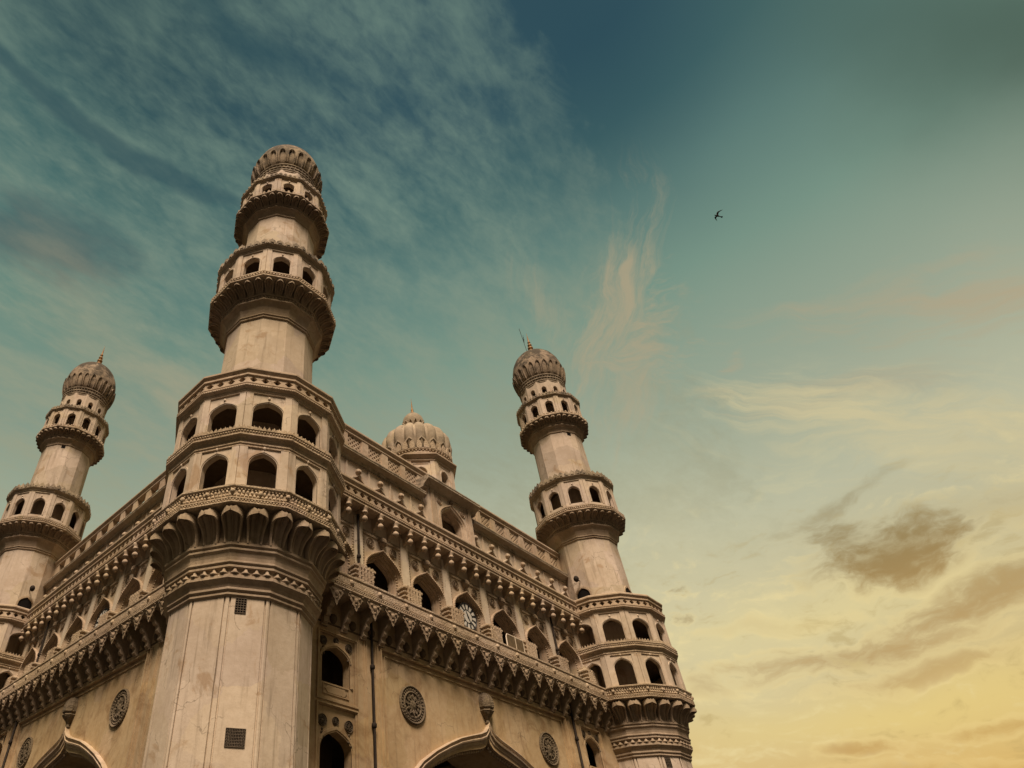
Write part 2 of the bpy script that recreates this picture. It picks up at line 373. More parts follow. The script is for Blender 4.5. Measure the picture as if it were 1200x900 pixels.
# ------------------------------------------------------------------ mesh builder
class MB:
    def __init__(self):
        self.v = []; self.f = []; self.sm = []

    def add(self, pts, faces, smooth=False):
        o = len(self.v)
        self.v += [tuple(p) for p in pts]
        for f in faces:
            self.f.append(tuple(i + o for i in f)); self.sm.append(smooth)

    def quad(self, a, b, c, d):
        self.add((a, b, c, d), ((0, 1, 2, 3),))

    def grid(self, rows, closed=False, smooth=False):
        n = len(rows[0]); pts = [p for r in rows for p in r]; fs = []
        for i in range(len(rows) - 1):
            for j in range(n if closed else n - 1):
                k = (j + 1) % n
                fs.append((i * n + j, i * n + k, (i + 1) * n + k, (i + 1) * n + j))
        self.add(pts, fs, smooth)

    def lathe(self, prof, n=12, off=15.0, c=(0, 0, 0), apo=True, smooth=False, squash=1.0):
        k = 1 / cos(pi / n) if apo else 1.0
        rows = []
        for r, z in prof:
            rows.append([(c[0] + r * k * cos(R(off) + 2 * pi * i / n), c[1] + r * k * sin(R(off) + 2 * pi * i / n) * squash, c[2] + z) for i in range(n)])
        self.grid(rows, True, smooth)

    def box(self, M, u0, u1, v0, v1, d0, d1):
        p = [M(u, v, d) for d in (d0, d1) for v in (v0, v1) for u in (u0, u1)]
        self.add(p, ((0, 1, 3, 2), (4, 6, 7, 5), (0, 4, 5, 1), (2, 3, 7, 6), (0, 2, 6, 4), (1, 5, 7, 3)))

    def prism(self, M, poly, d0, d1):
        n = len(poly)
        p = [M(u, v, d0) for u, v in poly] + [M(u, v, d1) for u, v in poly]
        fs = [tuple(range(n)), tuple(range(2 * n - 1, n - 1, -1))]
        fs += [(i, i + n, (i + 1) % n + n, (i + 1) % n) for i in range(n)]
        self.add(p, fs)

    def side_prism(self, M, prof, u0, u1):
        """profile given as (d, v), extruded across u"""
        n = len(prof)
        p = [M(u0, v, d) for d, v in prof] + [M(u1, v, d) for d, v in prof]
        fs = [tuple(range(n)), tuple(range(2 * n - 1, n - 1, -1))]
        fs += [(i, i + n, (i + 1) % n + n, (i + 1) % n) for i in range(n)]
        self.add(p, fs)

    def strip_profile(self, M, prof, u0, u1):
        """open profile (d, v) swept along u"""
        self.grid([[M(u0, v, d) for d, v in prof], [M(u1, v, d) for d, v in prof]])

    def bead(self, p, r, rz=None, n=6, m_=4):
        rz = rz or r
        rows = []
        for i in range(m_ + 1):
            a = -pi / 2 + pi * i / m_
            rows.append([(p[0] + r * cos(a) * cos(2 * pi * j / n), p[1] + r * cos(a) * sin(2 * pi * j / n), p[2] + rz * sin(a)) for j in range(n)])
        self.grid(rows, True, True)

    def panel(self, M, u0, u1, v0, v1, curve, df, db, back=False):
        """flat wall rectangle with an arched opening; curve = points left foot -> right foot"""
        for d in ((df, db) if back else (df,)):
            f = lambda u, v: M(u, v, d)
            cl, cr_ = curve[0], curve[-1]
            if cl[1] > v0 + 1e-6:
                self.quad(f(u0, v0), f(u1, v0), f(u1, cl[1]), f(u0, cl[1]))
            top = [(u, v) for u, v in curve]
            # left / right piers follow the curve, the head above
            ia = max(range(len(curve)), key=lambda i: curve[i][1])
            left = curve[:ia + 1]; right = curve[ia:]
            for (a, b) in zip(left[:-1], left[1:]):
                self.quad(f(u0, a[1]), f(a[0], a[1]), f(b[0], b[1]), f(u0, b[1]))
            for (a, b) in zip(right[:-1], right[1:]):
                self.quad(f(a[0], a[1]), f(u1, a[1]), f(u1, b[1]), f(b[0], b[1]))
            ap = curve[ia]
            self.quad(f(u0, ap[1]), f(u1, ap[1]), f(u1, v1), f(u0, v1))
        lp = list(curve) + [curve[0]]
        self.grid([[M(u, v, df) for u, v in lp], [M(u, v, db) for u, v in lp]])

    def mould(self, M, c, offs):
        """concentric mouldings round an arch; c(o) gives the curve at offset o; offs = [(o, d)]"""
        self.grid([[M(u, v, d) for u, v in c(o)] for o, d in offs])

    def tube(self, pts, r, n=8):
        rows = []
        for i, p in enumerate(pts):
            a = Vector(pts[max(i - 1, 0)]); b = Vector(pts[min(i + 1, len(pts) - 1)])
            t = (b - a).normalized()
            x = t.cross(Vector((0.31, 0.95, 0.05))).normalized(); y = t.cross(x)
            rows.append([tuple(Vector(p) + r * (cos(2 * pi * j / n) * x + sin(2 * pi * j / n) * y)) for j in range(n)])
        self.grid(rows, True, True)
        o = rows[0]; self.add(o, (tuple(range(n)),)); o = rows[-1]; self.add(o, (tuple(range(n)),))

    def build(self, name, mat, parent=None, loc=None):
        me = bpy.data.meshes.new(name)
        me.from_pydata(self.v, [], self.f)
        me.polygons.foreach_set('use_smooth', self.sm)
        me.materials.append(mat)
        me.update()
        o = bpy.data.objects.new(name, me)
        S.collection.objects.link(o)
        if parent: o.parent = parent
        if loc: o.location = loc
        return o


def tag(o, label, cat, group=None):
    o['label'] = label; o['category'] = cat
    if group: o['group'] = group
    return o


def arch(w2, v0, vs, va, uc=0.0, n=7, cusp=0.14, pw=2.2):
    """pointed four-centred arch: half width w2, sill v0, springing vs, apex va; returns f(offset)"""
    def c(o=0.0):
        W2 = w2 + o; VA = va + o * 1.25
        half = []
        for i in range(n + 1):
            t = cos(i / n * pi / 2) if i < n else 0.0
            g = (1 - cusp) * sqrt(max(0, 1 - t ** pw)) + cusp * (1 - t) ** 3
            half.append((t * W2, vs + (VA - vs) * g))
        L_ = [(uc - W2, v0)] + [(uc - u, v) for u, v in half]
        Rr = [(uc + u, v) for u, v in reversed(half[:-1])] + [(uc + W2, v0)]
        return L_ + Rr
    return c


def hole_cell(mb, M, u0, u1, v0, v1, rf, df, db, ang=0, n=16):
    """wall cell with a star shaped through hole, rf(theta) = radius"""
    uc, vc = (u0 + u1) / 2, (v0 + v1) / 2
    hw, hh = (u1 - u0) / 2, (v1 - v0) / 2
    th = sorted(set([2 * pi * i / n for i in range(n)] + [math.atan2(s * hh, q * hw) % (2 * pi) for s in (1, -1) for q in (1, -1)]))
    inn = []; out = []
    for t in th:
        r = rf(t)
        inn.append((uc + r * cos(t), vc + r * sin(t)))
        k = min(hw / max(abs(cos(t)), 1e-9), hh / max(abs(sin(t)), 1e-9))
        out.append((uc + k * cos(t), vc + k * sin(t)))
    mb.grid([[M(u, v, df) for u, v in out], [M(u, v, df) for u, v in inn], [M(u, v, db) for u, v in inn]], True)


NF = 12
T15 = math.tan(pi / 12)


def face(k, n=12, off=0.0):
    a = 2 * pi * k / n + R(off)
    c, s = cos(a), sin(a)
    return lambda u, v, d: (d * c - u * s, d * s + u * c, v)


# ------------------------------------------------------------------ ground
g = MB(); I = lambda u, v, d: (u, v, d)
g.quad((-1500, -1500, 0), (1500, -1500, 0), (1500, 1500, 0), (-1500, 1500, 0))
o = g.build('ground', M_GROUND); o['kind'] = 'structure'
g = MB()
g.box(I, -4.5, 30.5, -4.5, 30.5, 0.0, 0.12)
o = g.build('pavement', M_ROOF); o['kind'] = 'structure'
g = MB()
g.grid([[(13 + r * cos(2 * pi * i / 64), 13 + r * sin(2 * pi * i / 64), 0.004) for i in range(64)] for r in (30, 44)], True)
for a in range(4):
    c, s = cos(a * pi / 2), sin(a * pi / 2)
    q = [(43, -7), (600, -7), (600, 7), (43, 7)]
    g.add([(13 + x * c - y * s, 13 + x * s + y * c, 0.008) for x, y in q], ((0, 1, 2, 3),))
o = g.build('road', M_ROAD); o['kind'] = 'structure'

# ------------------------------------------------------------------ the monument
mon = bpy.data.objects.new('gateway_monument', None)
S.collection.objects.link(mon)
mon.location = (13, 13, 0)
tag(mon, 'pale stone gateway monument with four ringed minarets, arched galleries and carved balconies', 'monument')


def petals(mb, cnt, r0, z0, r1, z1, fill=0.47, lip=0.07, off=0.0, tip=0.66, zf=lambda z: z, rows=13):
    """ring of scooped, round-headed leaves flaring outwards"""
    cols = (-1, -.97, -.90, -.74, -.62, -.45, -.12, 0, .12, .45, .62, .74, .90, .97, 1)
    dep = (-2.2, -.5, .9, .9, -1.3, -.5, -2.0, -1.2, -2.0, -.5, -1.3, .9, .9, -.5, -2.2)
    def poly(r, a):
        q = (a + pi / 12) % (pi / 6) - pi / 12
        return r / cos(q)
    def cv(s):
        return r0 + (r1 - r0) * (1 - cos(s * pi / 2)) , z0 + (z1 - z0) * sin(s * pi / 2)
    for k in range(cnt):
        th = R(off) + 2 * pi * k / cnt
        g = []
        for i in range(rows):
            s = i / (rows - 1)
            s = 1 - (1 - s) ** 1.35
            r, z = cv(s)
            ra, za = cv(s - .02); rb, zb = cv(s + .02)
            dr, dz = rb - ra, zb - za
            l_ = math.hypot(dr, dz); nr, nz = dz / l_, -dr / l_
            wd = 1.0 if s < tip else max(0.0, 1 - ((s - tip) / (1 - tip)) ** 2) ** .6
            hw = fill * 2 * pi / cnt * max(wd, 0.03) * (.76 + .24 * min(1, s * 1.5))
            amt = lip * min(1.0, .35 + s)
            if s > .975: amt *= .6
            row = []
            for t, d in zip(cols, dep):
                a = th + t * hw
                if s > .975: d = max(d, -.5 if abs(t) < .95 else -1.5)
                rr = poly(r + nr * amt * d, a)
                row.append((rr * cos(a), rr * sin(a), zf(z + nz * amt * d)))
            g.append(row)
        g.append([(p[0] * .985, p[1] * .985, p[2] + lip * .5) for p in g[-1]])
        mb.grid(g, False, False)


def beads_on_ring(mb, a, z, per, r, rz=None, zf=lambda z: z, n=6, m_=4, skip=()):
    for k in range(NF):
        F = face(k); wdt = 2 * a * T15
        for i in range(per):
            if i in skip: continue
            u = -wdt / 2 + wdt * (i + .5) / per
            p = F(u, zf(z), a)
            mb.bead(p, r, rz, n, m_)


def leafs_on_ring(mb, a, z0, h, wd, per, th, zf=lambda z: z, shape='leaf'):
    for k in range(NF):
        F0 = face(k); F = lambda u, v, d: F0(u, zf(v), d); W_ = 2 * a * T15
        for i in range(per):
            u = -W_ / 2 + W_ * (i + .5) / per
            if shape == 'leaf':
                pl = [(u - wd * .5, z0), (u + wd * .5, z0), (u + wd * .52, z0 + h * .35), (u + wd * .38, z0 + h * .62), (u + wd * .12, z0 + h * .78), (u, z0 + h),
                      (u - wd * .12, z0 + h * .78), (u - wd * .38, z0 + h * .62), (u - wd * .52, z0 + h * .35)]
            elif shape == 'round':
                pl = [(u - wd * .5, z0), (u + wd * .5, z0), (u + wd * .5, z0 + h * .5), (u + wd * .3, z0 + h * .9), (u, z0 + h), (u - wd * .3, z0 + h * .9), (u - wd * .5, z0 + h * .5)]
            else:
                pl = [(u - wd * .5, z0), (u + wd * .5, z0), (u, z0 + h)]
            mb.prism(F, pl, a - th / 2, a + th / 2)
            if shape == 'leaf':
                mb.prism(F, [(u - wd * .24, z0 + .02), (u + wd * .24, z0 + .02), (u + wd * .24, z0 + h * .4), (u, z0 + h * .66), (u - wd * .24, z0 + h * .4)], a + th / 2, a + th / 2 + .035)


def gallery(mb, a, z0, z1, w2, sill, spring, apex, zf, thick=0.22, pil=None, mould=0.07):
    W_ = 2 * a * T15
    for k in range(NF):
        F0 = face(k); F = lambda u, v, d: F0(u, zf(v), d)
        c = arch(w2, sill, spring, apex)
        Wi = 2 * (a - thick) * T15
        mb.panel(F, -W_ / 2, W_ / 2, z0, z1, c(0), a, a - thick)
        # inner skin
        mb.panel(F, -Wi / 2, Wi / 2, z0, z1, c(0), a - thick, a - thick - .001)
        mb.mould(F, c, [(mould * 1.25, a + .002), (mould * 1.2, a + .035), (mould * .45, a + .035), (mould * .4, a + .012), (0.0, a + .012), (0, a - .02)])
        if pil:
            for s in (-1, 1):
                e = W_ / 2
                mb.box(F, min(s * e * .999, s * (e - pil)), max(s * e * .999, s * (e - pil)), z0, z1 - .002, a - .01, a + .045)
        # small bud over the apex
        mb.bead(F(0, apex + mould * 1.6 + .05, a + .03), .055, .08)


def minaret(kz, loc):
    zf = lambda z: z if z < 25 else 25 + (z - 25) * kz
    pf = lambda pr: [(r, zf(z)) for r, z in pr]
    # --- body: grooved lower shaft, upper shafts, drum
    b = MB()
    a = 2.2; W_ = 2 * a * T15; e = W_ / 2
    sec = []
    for s in (-1, 1):
        pts = [(e, 0), (e - .055, 0), (e - .06, -.06), (e - .105, -.06), (e - .11, 0)]
        sec += [(s * u, d) for u, d in (pts if s < 0 else reversed(pts))]
    for k in range(NF):
        F = face(k)
        b.grid([[F(u, z, a + d) for u, d in sec] for z in (0.12, 9.99)])
    b.lathe([(2.05, 9.9), (2.05, 12.55)])
    b.lathe([(1.45, 12.5), (1.45, 18.25)])
    b.lathe(pf([(1.89, 18.0), (1.88, 20.5), (1.86, 22.72)]))
    b.lathe(pf([(1.30, 24.3), (1.30, 27.1)]))
    b.lathe(pf([(1.72, 26.9), (1.70, 29), (1.69, 31.6)]))
    b.lathe(pf([(1.05, 32.5), (1.05, 35.1)]))
    body = b.build('minaret', M_SHAFT, mon, loc)
    # --- floors and ceilings of the galleries (dark inside)
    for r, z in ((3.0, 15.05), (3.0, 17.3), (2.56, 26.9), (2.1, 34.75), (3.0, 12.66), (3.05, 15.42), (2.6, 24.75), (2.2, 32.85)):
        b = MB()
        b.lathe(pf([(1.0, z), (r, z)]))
        b.build('gallery_floor', M_SHADE, body)
    # --- base cornice
    b = MB()
    b.lathe([(2.2, 9.93), (2.27, 9.98), (2.27, 10.03), (2.24, 10.06), (2.32, 10.12), (2.32, 10.17), (2.29, 10.2), (2.33, 10.3), (2.42, 10.40), (2.45, 10.42), (2.45, 10.52), (2.36, 10.53),
             (2.36, 10.74), (2.46, 10.76), (2.46, 10.82), (2.43, 10.85), (2.50, 10.90), (2.50, 10.94), (2.45, 10.98), (2.46, 11.1), (2.50, 11.22), (2.56, 11.28), (2.56, 11.33), (2.53, 11.37), (2.60, 11.42), (2.60, 11.5), (2.5, 11.51)])
    for k in range(NF):
        F = face(k); W_ = 2 * 2.36 * T15
        for i in range(4):
            u = -W_ / 2 + W_ * (i + .5) / 4
            p = F(u, 0, 2.38)
            b.lathe([(.02, 10.54), (.12, 10.56), (.12, 10.6), (.06, 10.66), (.05, 10.75)], 8, 0, (p[0], p[1], 0), True, True)
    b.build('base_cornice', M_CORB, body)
    # --- great leaf corbel
    b = MB()
    b.lathe([(2.5, 11.48), (2.5, 11.9), (2.55, 12.2), (2.66, 12.4), (2.8, 12.48), (3.2, 12.51)])
    petals(b, 24, 2.60, 11.50, 3.20, 12.27, lip=.075, fill=.465)
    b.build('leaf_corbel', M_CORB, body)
    # --- lower balustrade
    b = MB()
    b.lathe([(3.0, 12.5), (3.17, 12.5), (3.21, 12.53), (3.21, 12.57), (3.18, 12.58), (3.18, 12.66), (3.21, 12.67), (3.21, 12.71), (3.14, 12.72), (3.14, 13.05), (3.2, 13.06), (3.23, 13.1), (3.23, 13.16), (3.2, 13.18), (3.05, 13.18), (3.05, 12.6)])
    beads_on_ring(b, 3.185, 12.62, 18, .038)
    beads_on_ring(b, 3.16, 12.79, 14, .055, .065)
    beads_on_ring(b, 3.15, 12.93, 13, .05, .08, skip=(0, 6, 12))
    beads_on_ring(b, 3.17, 13.02, 16, .035)
    for k in range(24):
        F = face(k, 24); q = 3.17 / cos(pi / 12) if k % 2 else 3.17
        b.lathe([(.02, .09), (.07, .09), (.1, .05), (.16, .05), (.17, 0), (.16, -.05)], 8, 0, (0, 0, 0)) if False else None
        p = F(0, 12.91, q + .01)
        b.bead(p, .085, .10, 8, 5)
    b.build('balustrade', M_CARVE, body)
    # --- two stacked galleries
    b = MB()
    gallery(b, 3.0, 12.6, 14.86, .46, 13.12, 14.12, 14.63, zf, pil=.26, mould=.085)
    b.build('gallery', M_SHAFT, body)
    b = MB()
    b.lathe([(3.0, 14.8), (3.05, 14.82), (3.05, 14.87), (3.02, 14.89), (3.07, 14.93), (3.07, 14.97), (3.04, 15.0), (3.06, 15.1), (3.14, 15.18), (3.20, 15.2), (3.20, 15.26), (3.17, 15.28), (3.17, 15.4), (3.22, 15.42), (3.22, 15.47), (3.1, 15.47), (3.0, 15.47)])
    beads_on_ring(b, 3.18, 15.34, 18, .045)
    leafs_on_ring(b, 3.13, 15.46, .20, .15, 10, .06, zf, 'tri')
    leafs_on_ring(b, 3.17, 15.46, .10, .10, 12, .06, zf, 'round')
    b.build('middle_cornice', M_CARVE, body)
    b = MB()
    gallery(b, 3.0, 15.4, 17.26, .515, 15.6, 16.42, 16.87, zf, pil=.24, mould=.075)
    b.build('gallery', M_SHAFT, body)
    # --- pierced parapet
    b = MB()
    b.lathe([(3.0, 17.2), (3.05, 17.22), (3.05, 17.27), (3.08, 17.3), (3.08, 17.36), (3.14, 17.4), (3.2, 17.44), (3.2, 17.5), (3.16, 17.52), (3.2, 17.55), (3.2, 17.6), (3.13, 17.61)])
    b.lathe([(3.13, 17.95), (3.19, 17.96), (3.19, 18.03), (3.15, 18.06), (3.2, 18.12), (3.25, 18.18), (3.25, 18.25), (3.2, 18.31), (2.85, 18.31)])
    beads_on_ring(b, 3.18, 17.47, 20, .035)
    W_ = 2 * 3.13 * T15
    qf = lambda t: .118 * (0.74 + .42 * abs(cos(2 * t)) ** 1.6) if abs(cos(2 * t)) > .5 else .118 * .80
    for k in range(NF):
        F = face(k)
        for i in range(4):
            u0 = -W_ / 2 + W_ * i / 4
            hole_cell(b, F, u0, u0 + W_ / 4, 17.61, 17.95, lambda t: (.155 if abs(math.sin(2 * t)) < .3 else .105), 3.13, 2.98)
    b.lathe([(2.85, 17.3), (2.85, 18.31)])
    b.build('parapet', M_TRIM, body)
    # --- second balcony
    b = MB()
    b.lathe([(1.86, 22.66), (1.93, 22.7), (1.93, 22.75), (1.90, 22.77), (1.97, 22.82), (1.97, 22.87), (1.94, 22.9), (1.98, 23.05), (2.06, 23.25), (2.17, 23.40), (2.24, 23.44), (2.24, 23.52), (2.18, 23.54), (2.18, 23.7), (2.26, 23.72), (2.26, 23.78), (2.1, 23.8)])
    beads_on_ring(b, 2.2, 23.62, 8, .06, .07)
    b.lathe([(2.2, 23.78), (2.2, 24.0), (2.26, 24.16), (2.4, 24.24), (2.78, 24.27)])
    petals(b, 36, 2.27, 23.78, 2.80, 24.16, lip=.05, fill=.47, rows=11)
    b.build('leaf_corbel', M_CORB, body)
    b = MB()
    b.lathe([(2.6, 24.25), (2.79, 24.25), (2.83, 24.28), (2.83, 24.34), (2.76, 24.35), (2.76, 24.52), (2.82, 24.53), (2.82, 24.6), (2.72, 24.61), (2.5, 24.61)])
    beads_on_ring(b, 2.79, 24.43, 12, .06, .075)
    b.build('balustrade', M_CARVE, body)
    b = MB()
    gallery(b, 2.55, 24.58, 26.72, .37, 24.95, 25.78, 26.25, zf, thick=.2, pil=.2, mould=.07)
    b.build('gallery', M_SHAFT, body)
    b = MB()
    b.lathe(pf([(2.55, 26.62), (2.6, 26.66), (2.6, 26.72), (2.58, 26.75), (2.64, 26.8), (2.64, 26.86), (2.7, 26.92), (2.75, 26.96), (2.75, 27.03), (2.6, 27.05), (1.7, 27.05)]))
    leafs_on_ring(b, 2.68, 27.03, .40, .32, 4, .14, zf, 'leaf')
    beads_on_ring(b, 2.74, 26.99, 14, .035, None, zf)
    b.build('cresting', M_CREST, body)
    # --- third balcony
    b = MB()
    b.lathe(pf([(1.69, 31.5), (1.75, 31.55), (1.75, 31.62), (1.72, 31.64), (1.76, 31.75), (1.84, 31.9), (1.92, 31.98), (1.98, 32.0), (1.98, 32.07), (1.94, 32.09), (1.94, 32.17), (2.0, 32.19), (2.0, 32.24), (1.86, 32.25)]))
    beads_on_ring(b, 1.95, 32.13, 8, .04, None, zf)
    b.lathe(pf([(1.95, 32.22), (1.95, 32.45), (2.0, 32.58), (2.1, 32.66), (2.42, 32.7)]))
    petals(b, 36, 2.0, 32.22, 2.44, 32.55, lip=.05, fill=.47, zf=zf, rows=11)
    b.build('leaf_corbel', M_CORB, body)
    b = MB()
    b.lathe(pf([(2.3, 32.68), (2.42, 32.68), (2.45, 32.7), (2.45, 32.77), (2.4, 32.8), (2.05, 32.8)]))
    for k in range(NF):
        F = face(k); W_ = 2 * 2.38 * T15
        for i in range(5):
            u = -W_ / 2 + W_ * (i + .5) / 5
            b.bead(F(u, zf(32.92), 2.38), .075, .10)
            b.box(lambda uu, vv, dd: F(uu, zf(vv), dd), u - .06, u + .06, 32.79, 32.88, 2.32, 2.44)
    b.build('balustrade', M_CARVE, body)
    b = MB()
    gallery(b, 2.17, 32.78, 34.66, .27, 33.1, 33.9, 34.24, zf, thick=.18, pil=.17, mould=.06)
    b.build('gallery', M_SHAFT, body)
    b = MB()
    b.lathe(pf([(2.17, 34.56), (2.22, 34.6), (2.22, 34.66), (2.27, 34.7), (2.33, 34.74), (2.33, 34.82), (2.2, 34.84), (1.6, 34.84)]))
    leafs_on_ring(b, 2.27, 34.82, .27, .21, 5, .1, zf, 'leaf')
    b.build('cresting', M_CREST, body)
    # --- drum with small windows
    b = MB()
    W_ = 2 * 1.68 * T15
    for k in range(NF):
        F0 = face(k); F = lambda u, v, d: F0(u, zf(v), d)
        c = arch(.17, 35.5, 35.92, 36.16, n=5)
        b.panel(F, -W_ / 2, W_ / 2, 34.8, 36.9, c(0), 1.68, 1.4)
        b.mould(F, c, [(.11, 1.682), (.10, 1.71), (.03, 1.71), (0, 1.69)])
    b.build('drum', M_SHAFT, body)
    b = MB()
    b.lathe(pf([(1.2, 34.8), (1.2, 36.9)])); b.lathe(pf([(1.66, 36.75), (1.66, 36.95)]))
    b.build('drum_core', M_SHADE, body)
    # --- mouldings under the dome
    b = MB()
    b.lathe(pf([(1.66, 36.62), (1.72, 36.66), (1.72, 36.72), (1.69, 36.75), (1.75, 36.82), (1.75, 36.88), (1.69, 36.9), (1.69, 37.04), (1.77, 37.07), (1.77, 37.14), (1.70, 37.16), (1.70, 37.3), (1.8, 37.34), (1.8, 37.4), (1.6, 37.42)]), 36, 5)
    for zz, cnt, r_ in ((36.97, 48, 1.72), (37.23, 52, 1.74)):
        for i in range(cnt):
            b.bead((r_ * cos(2 * pi * i / cnt), r_ * sin(2 * pi * i / cnt), zf(zz)), .05, .055)
    b.build('dome_moulding', M_CREST, body)
    # --- dome with its ring of leaves
    b = MB()
    prof = [(1.60, 37.4), (1.74, 37.55), (1.86, 37.9), (1.95, 38.4), (1.97, 38.9), (1.92, 39.4), (1.80, 39.9), (1.58, 40.4), (1.28, 40.8), (.92, 41.12), (.55, 41.36), (.25, 41.55), (.12, 41.72)]
    b.lathe(pf(prof), 48, 0, apo=False, smooth=True)
    cnt = 24
    def rad(z):
        for (r0, z0), (r1, z1) in zip(prof[:-1], prof[1:]):
            if z0 <= z <= z1: return r0 + (r1 - r0) * (z - z0) / (z1 - z0)
        return prof[0][0]
    cols = (-1, -.9, -.66, -.5, 0, .5, .66, .9, 1); dep = (-.6, 1.2, 1.2, -.7, -.3, -.7, 1.2, 1.2, -.6)
    for k in range(cnt):
        th = 2 * pi * k / cnt; g = []
        for i in range(9):
            s = i / 8; z = 37.42 + 1.35 * s
            wd = 1.0 if s < .55 else sqrt(max(0, 1 - ((s - .55) / .45) ** 2))
            hw = .49 * 2 * pi / cnt * max(wd, .03)
            g.append([((rad(z) + .02 + .075 * d) * cos(th + t * hw), (rad(z) + .02 + .075 * d) * sin(th + t * hw), zf(z)) for t, d in zip(cols, dep)])
        g.append([(p[0] * .96, p[1] * .96, p[2]) for p in g[-1]])
        b.grid(g)
    b.build('dome', M_DOME, body)
    # --- gilded finial
    b = MB()
    fp = [(.14, 41.65), (.26, 41.72), (.27, 41.85), (.12, 41.95), (.1, 42.02), (.21, 42.12), (.22, 42.25), (.09, 42.36), (.08, 42.42), (.17, 42.52), (.17, 42.62), (.07, 42.72), (.06, 42.8), (.12, 42.88), (.12, 42.96), (.05, 43.05), (.055, 43.3), (.02, 43.8), (.004, 44.15)]
    b.lathe(pf(fp), 12, 0, apo=False, smooth=True)
    b.build('finial', M_BRASS, body)
    # --- iron grilles and doors set in the shaft
    F = face(8)
    for u, z0, z1, w2 in ((-.19, 9.46, 9.9, .155), (.02, 5.93, 6.36, .25)):
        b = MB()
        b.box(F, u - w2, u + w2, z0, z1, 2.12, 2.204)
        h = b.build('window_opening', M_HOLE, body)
        b = MB()
        nn = 4 if w2 < .2 else 6
        for i in range(nn + 1):
            q = -w2 + 2 * w2 * i / nn
            b.box(F, u + q - .008, u + q + .008, z0, z1, 2.205, 2.225)
        mm = 6
        for i in range(mm + 1):
            q = z0 + (z1 - z0) * i / mm
            b.box(F, u - w2, u + w2, q - .008, q + .008, 2.207, 2.229)
        if w2 > .2:
            for i in range(nn):
                for j in range(mm):
                    cu = u - w2 + 2 * w2 * (i + .5) / nn; cv = z0 + (z1 - z0) * (j + .5) / mm
                    b.prism(F, [(cu - .018, cv), (cu, cv - .018), (cu + .018, cv), (cu, cv + .018)], 2.206, 2.222)
        b.build('grille', M_GRILLE, body)
    for k in (6, 9):
        F = face(k)
        b = MB()
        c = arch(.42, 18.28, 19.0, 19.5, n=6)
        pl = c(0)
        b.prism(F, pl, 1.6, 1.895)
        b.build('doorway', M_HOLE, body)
        b = MB()
        b.mould(F, c, [(.12, 1.88), (.11, 1.94), (.02, 1.94), (0, 1.89)])
        b.build('door_frame', M_TRIM, body)
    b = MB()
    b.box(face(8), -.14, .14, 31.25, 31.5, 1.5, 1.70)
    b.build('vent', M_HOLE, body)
    return body


def copy_tree(o, parent=None):
    c = o.copy()
    S.collection.objects.link(c)
    c.parent = parent or o.parent
    for ch in list(o.children):
        copy_tree(ch, c)
    return c


near = minaret(0.87, (-13, -13, 0))
far = minaret(1.0, (13, -13, 0))
for lc in ((-13, 13, 0), (13, 13, 0)):
    k = copy_tree(far)
    k.location = lc

# ------------------------------------------------------------------ facades
LOC0 = (-13, -13, 0)


def ogee(o=0.0):
    """great ogee arch of the portal"""
    key = [(0, 9.74), (.10, 9.52), (.30, 9.32), (.65, 9.17), (1.3, 8.98), (2.0, 8.76), (2.7, 8.46), (3.6, 8.02), (4.4, 7.54), (5.0, 7.02), (5.5, 6.3), (5.75, 5.4), (5.8, 4.2), (5.8, 3.0)]
    hf = []
    for u, v in key:
        k = min(1, u / 4.0)
        hf.append((u * (1 - o * .62 / 5.8) if u > 1.5 else u * (1 - o / 12.0), v - o * (1.02 - .50 * k) if v > 3.2 else v))
    pts = [(13 - u, v) for u, v in reversed(hf)]
    pts = [(pts[0][0], 0.12)] + pts
    rt = [(13 + u, v) for u, v in hf[1:]]
    return pts + rt + [(rt[-1][0], 0.12)]


def frame(b, M, u0, u1, v0, v1, wd, d0, d1):
    b.box(M, u0, u1, v1 - wd, v1, d0, d1); b.box(M, u0, u1, v0, v0 + wd, d0, d1)
    b.box(M, u0, u0 + wd, v0 + wd, v1 - wd, d0, d1); b.box(M, u1 - wd, u1, v0 + wd, v1 - wd, d0, d1)


def disc_carving(M, uc, vc, r, d, rays=12):
    b = MB()
    def ring(rr, dd, n=36): return [M(uc + rr * cos(2 * pi * i / n), vc + rr * sin(2 * pi * i / n), dd) for i in range(n)]
    pr = [(1.0, 0), (1.0, .06), (.94, .09), (.88, .06), (.86, .03), (.72, .03), (.70, .06), (.64, .075), (.60, .04), (.58, .015), (.30, .015), (.26, .05), (.12, .08), (.01, .09)]
    b.grid([ring(r * a, d + h * (r / .7) ** .5) for a, h in pr], True)
    if r > .4:
        for i in range(30):
            a = 2 * pi * i / 30; p = M(uc + r * .79 * cos(a), vc + r * .79 * sin(a), d + .035); b.bead(p, .045, None)
    for i in range(rays):
        a = 2 * pi * i / rays; q = .44
        c, s = cos(a), sin(a)
        pl = [(uc + r * (x * c - y * s), vc + r * (x * s + y * c)) for x, y in ((.26, 0), (.40, -.085), (.56, 0), (.40, .085))]
        b.prism(M, pl, d + .01, d + .01 + .07 * (r / .7) ** .5)
    return b


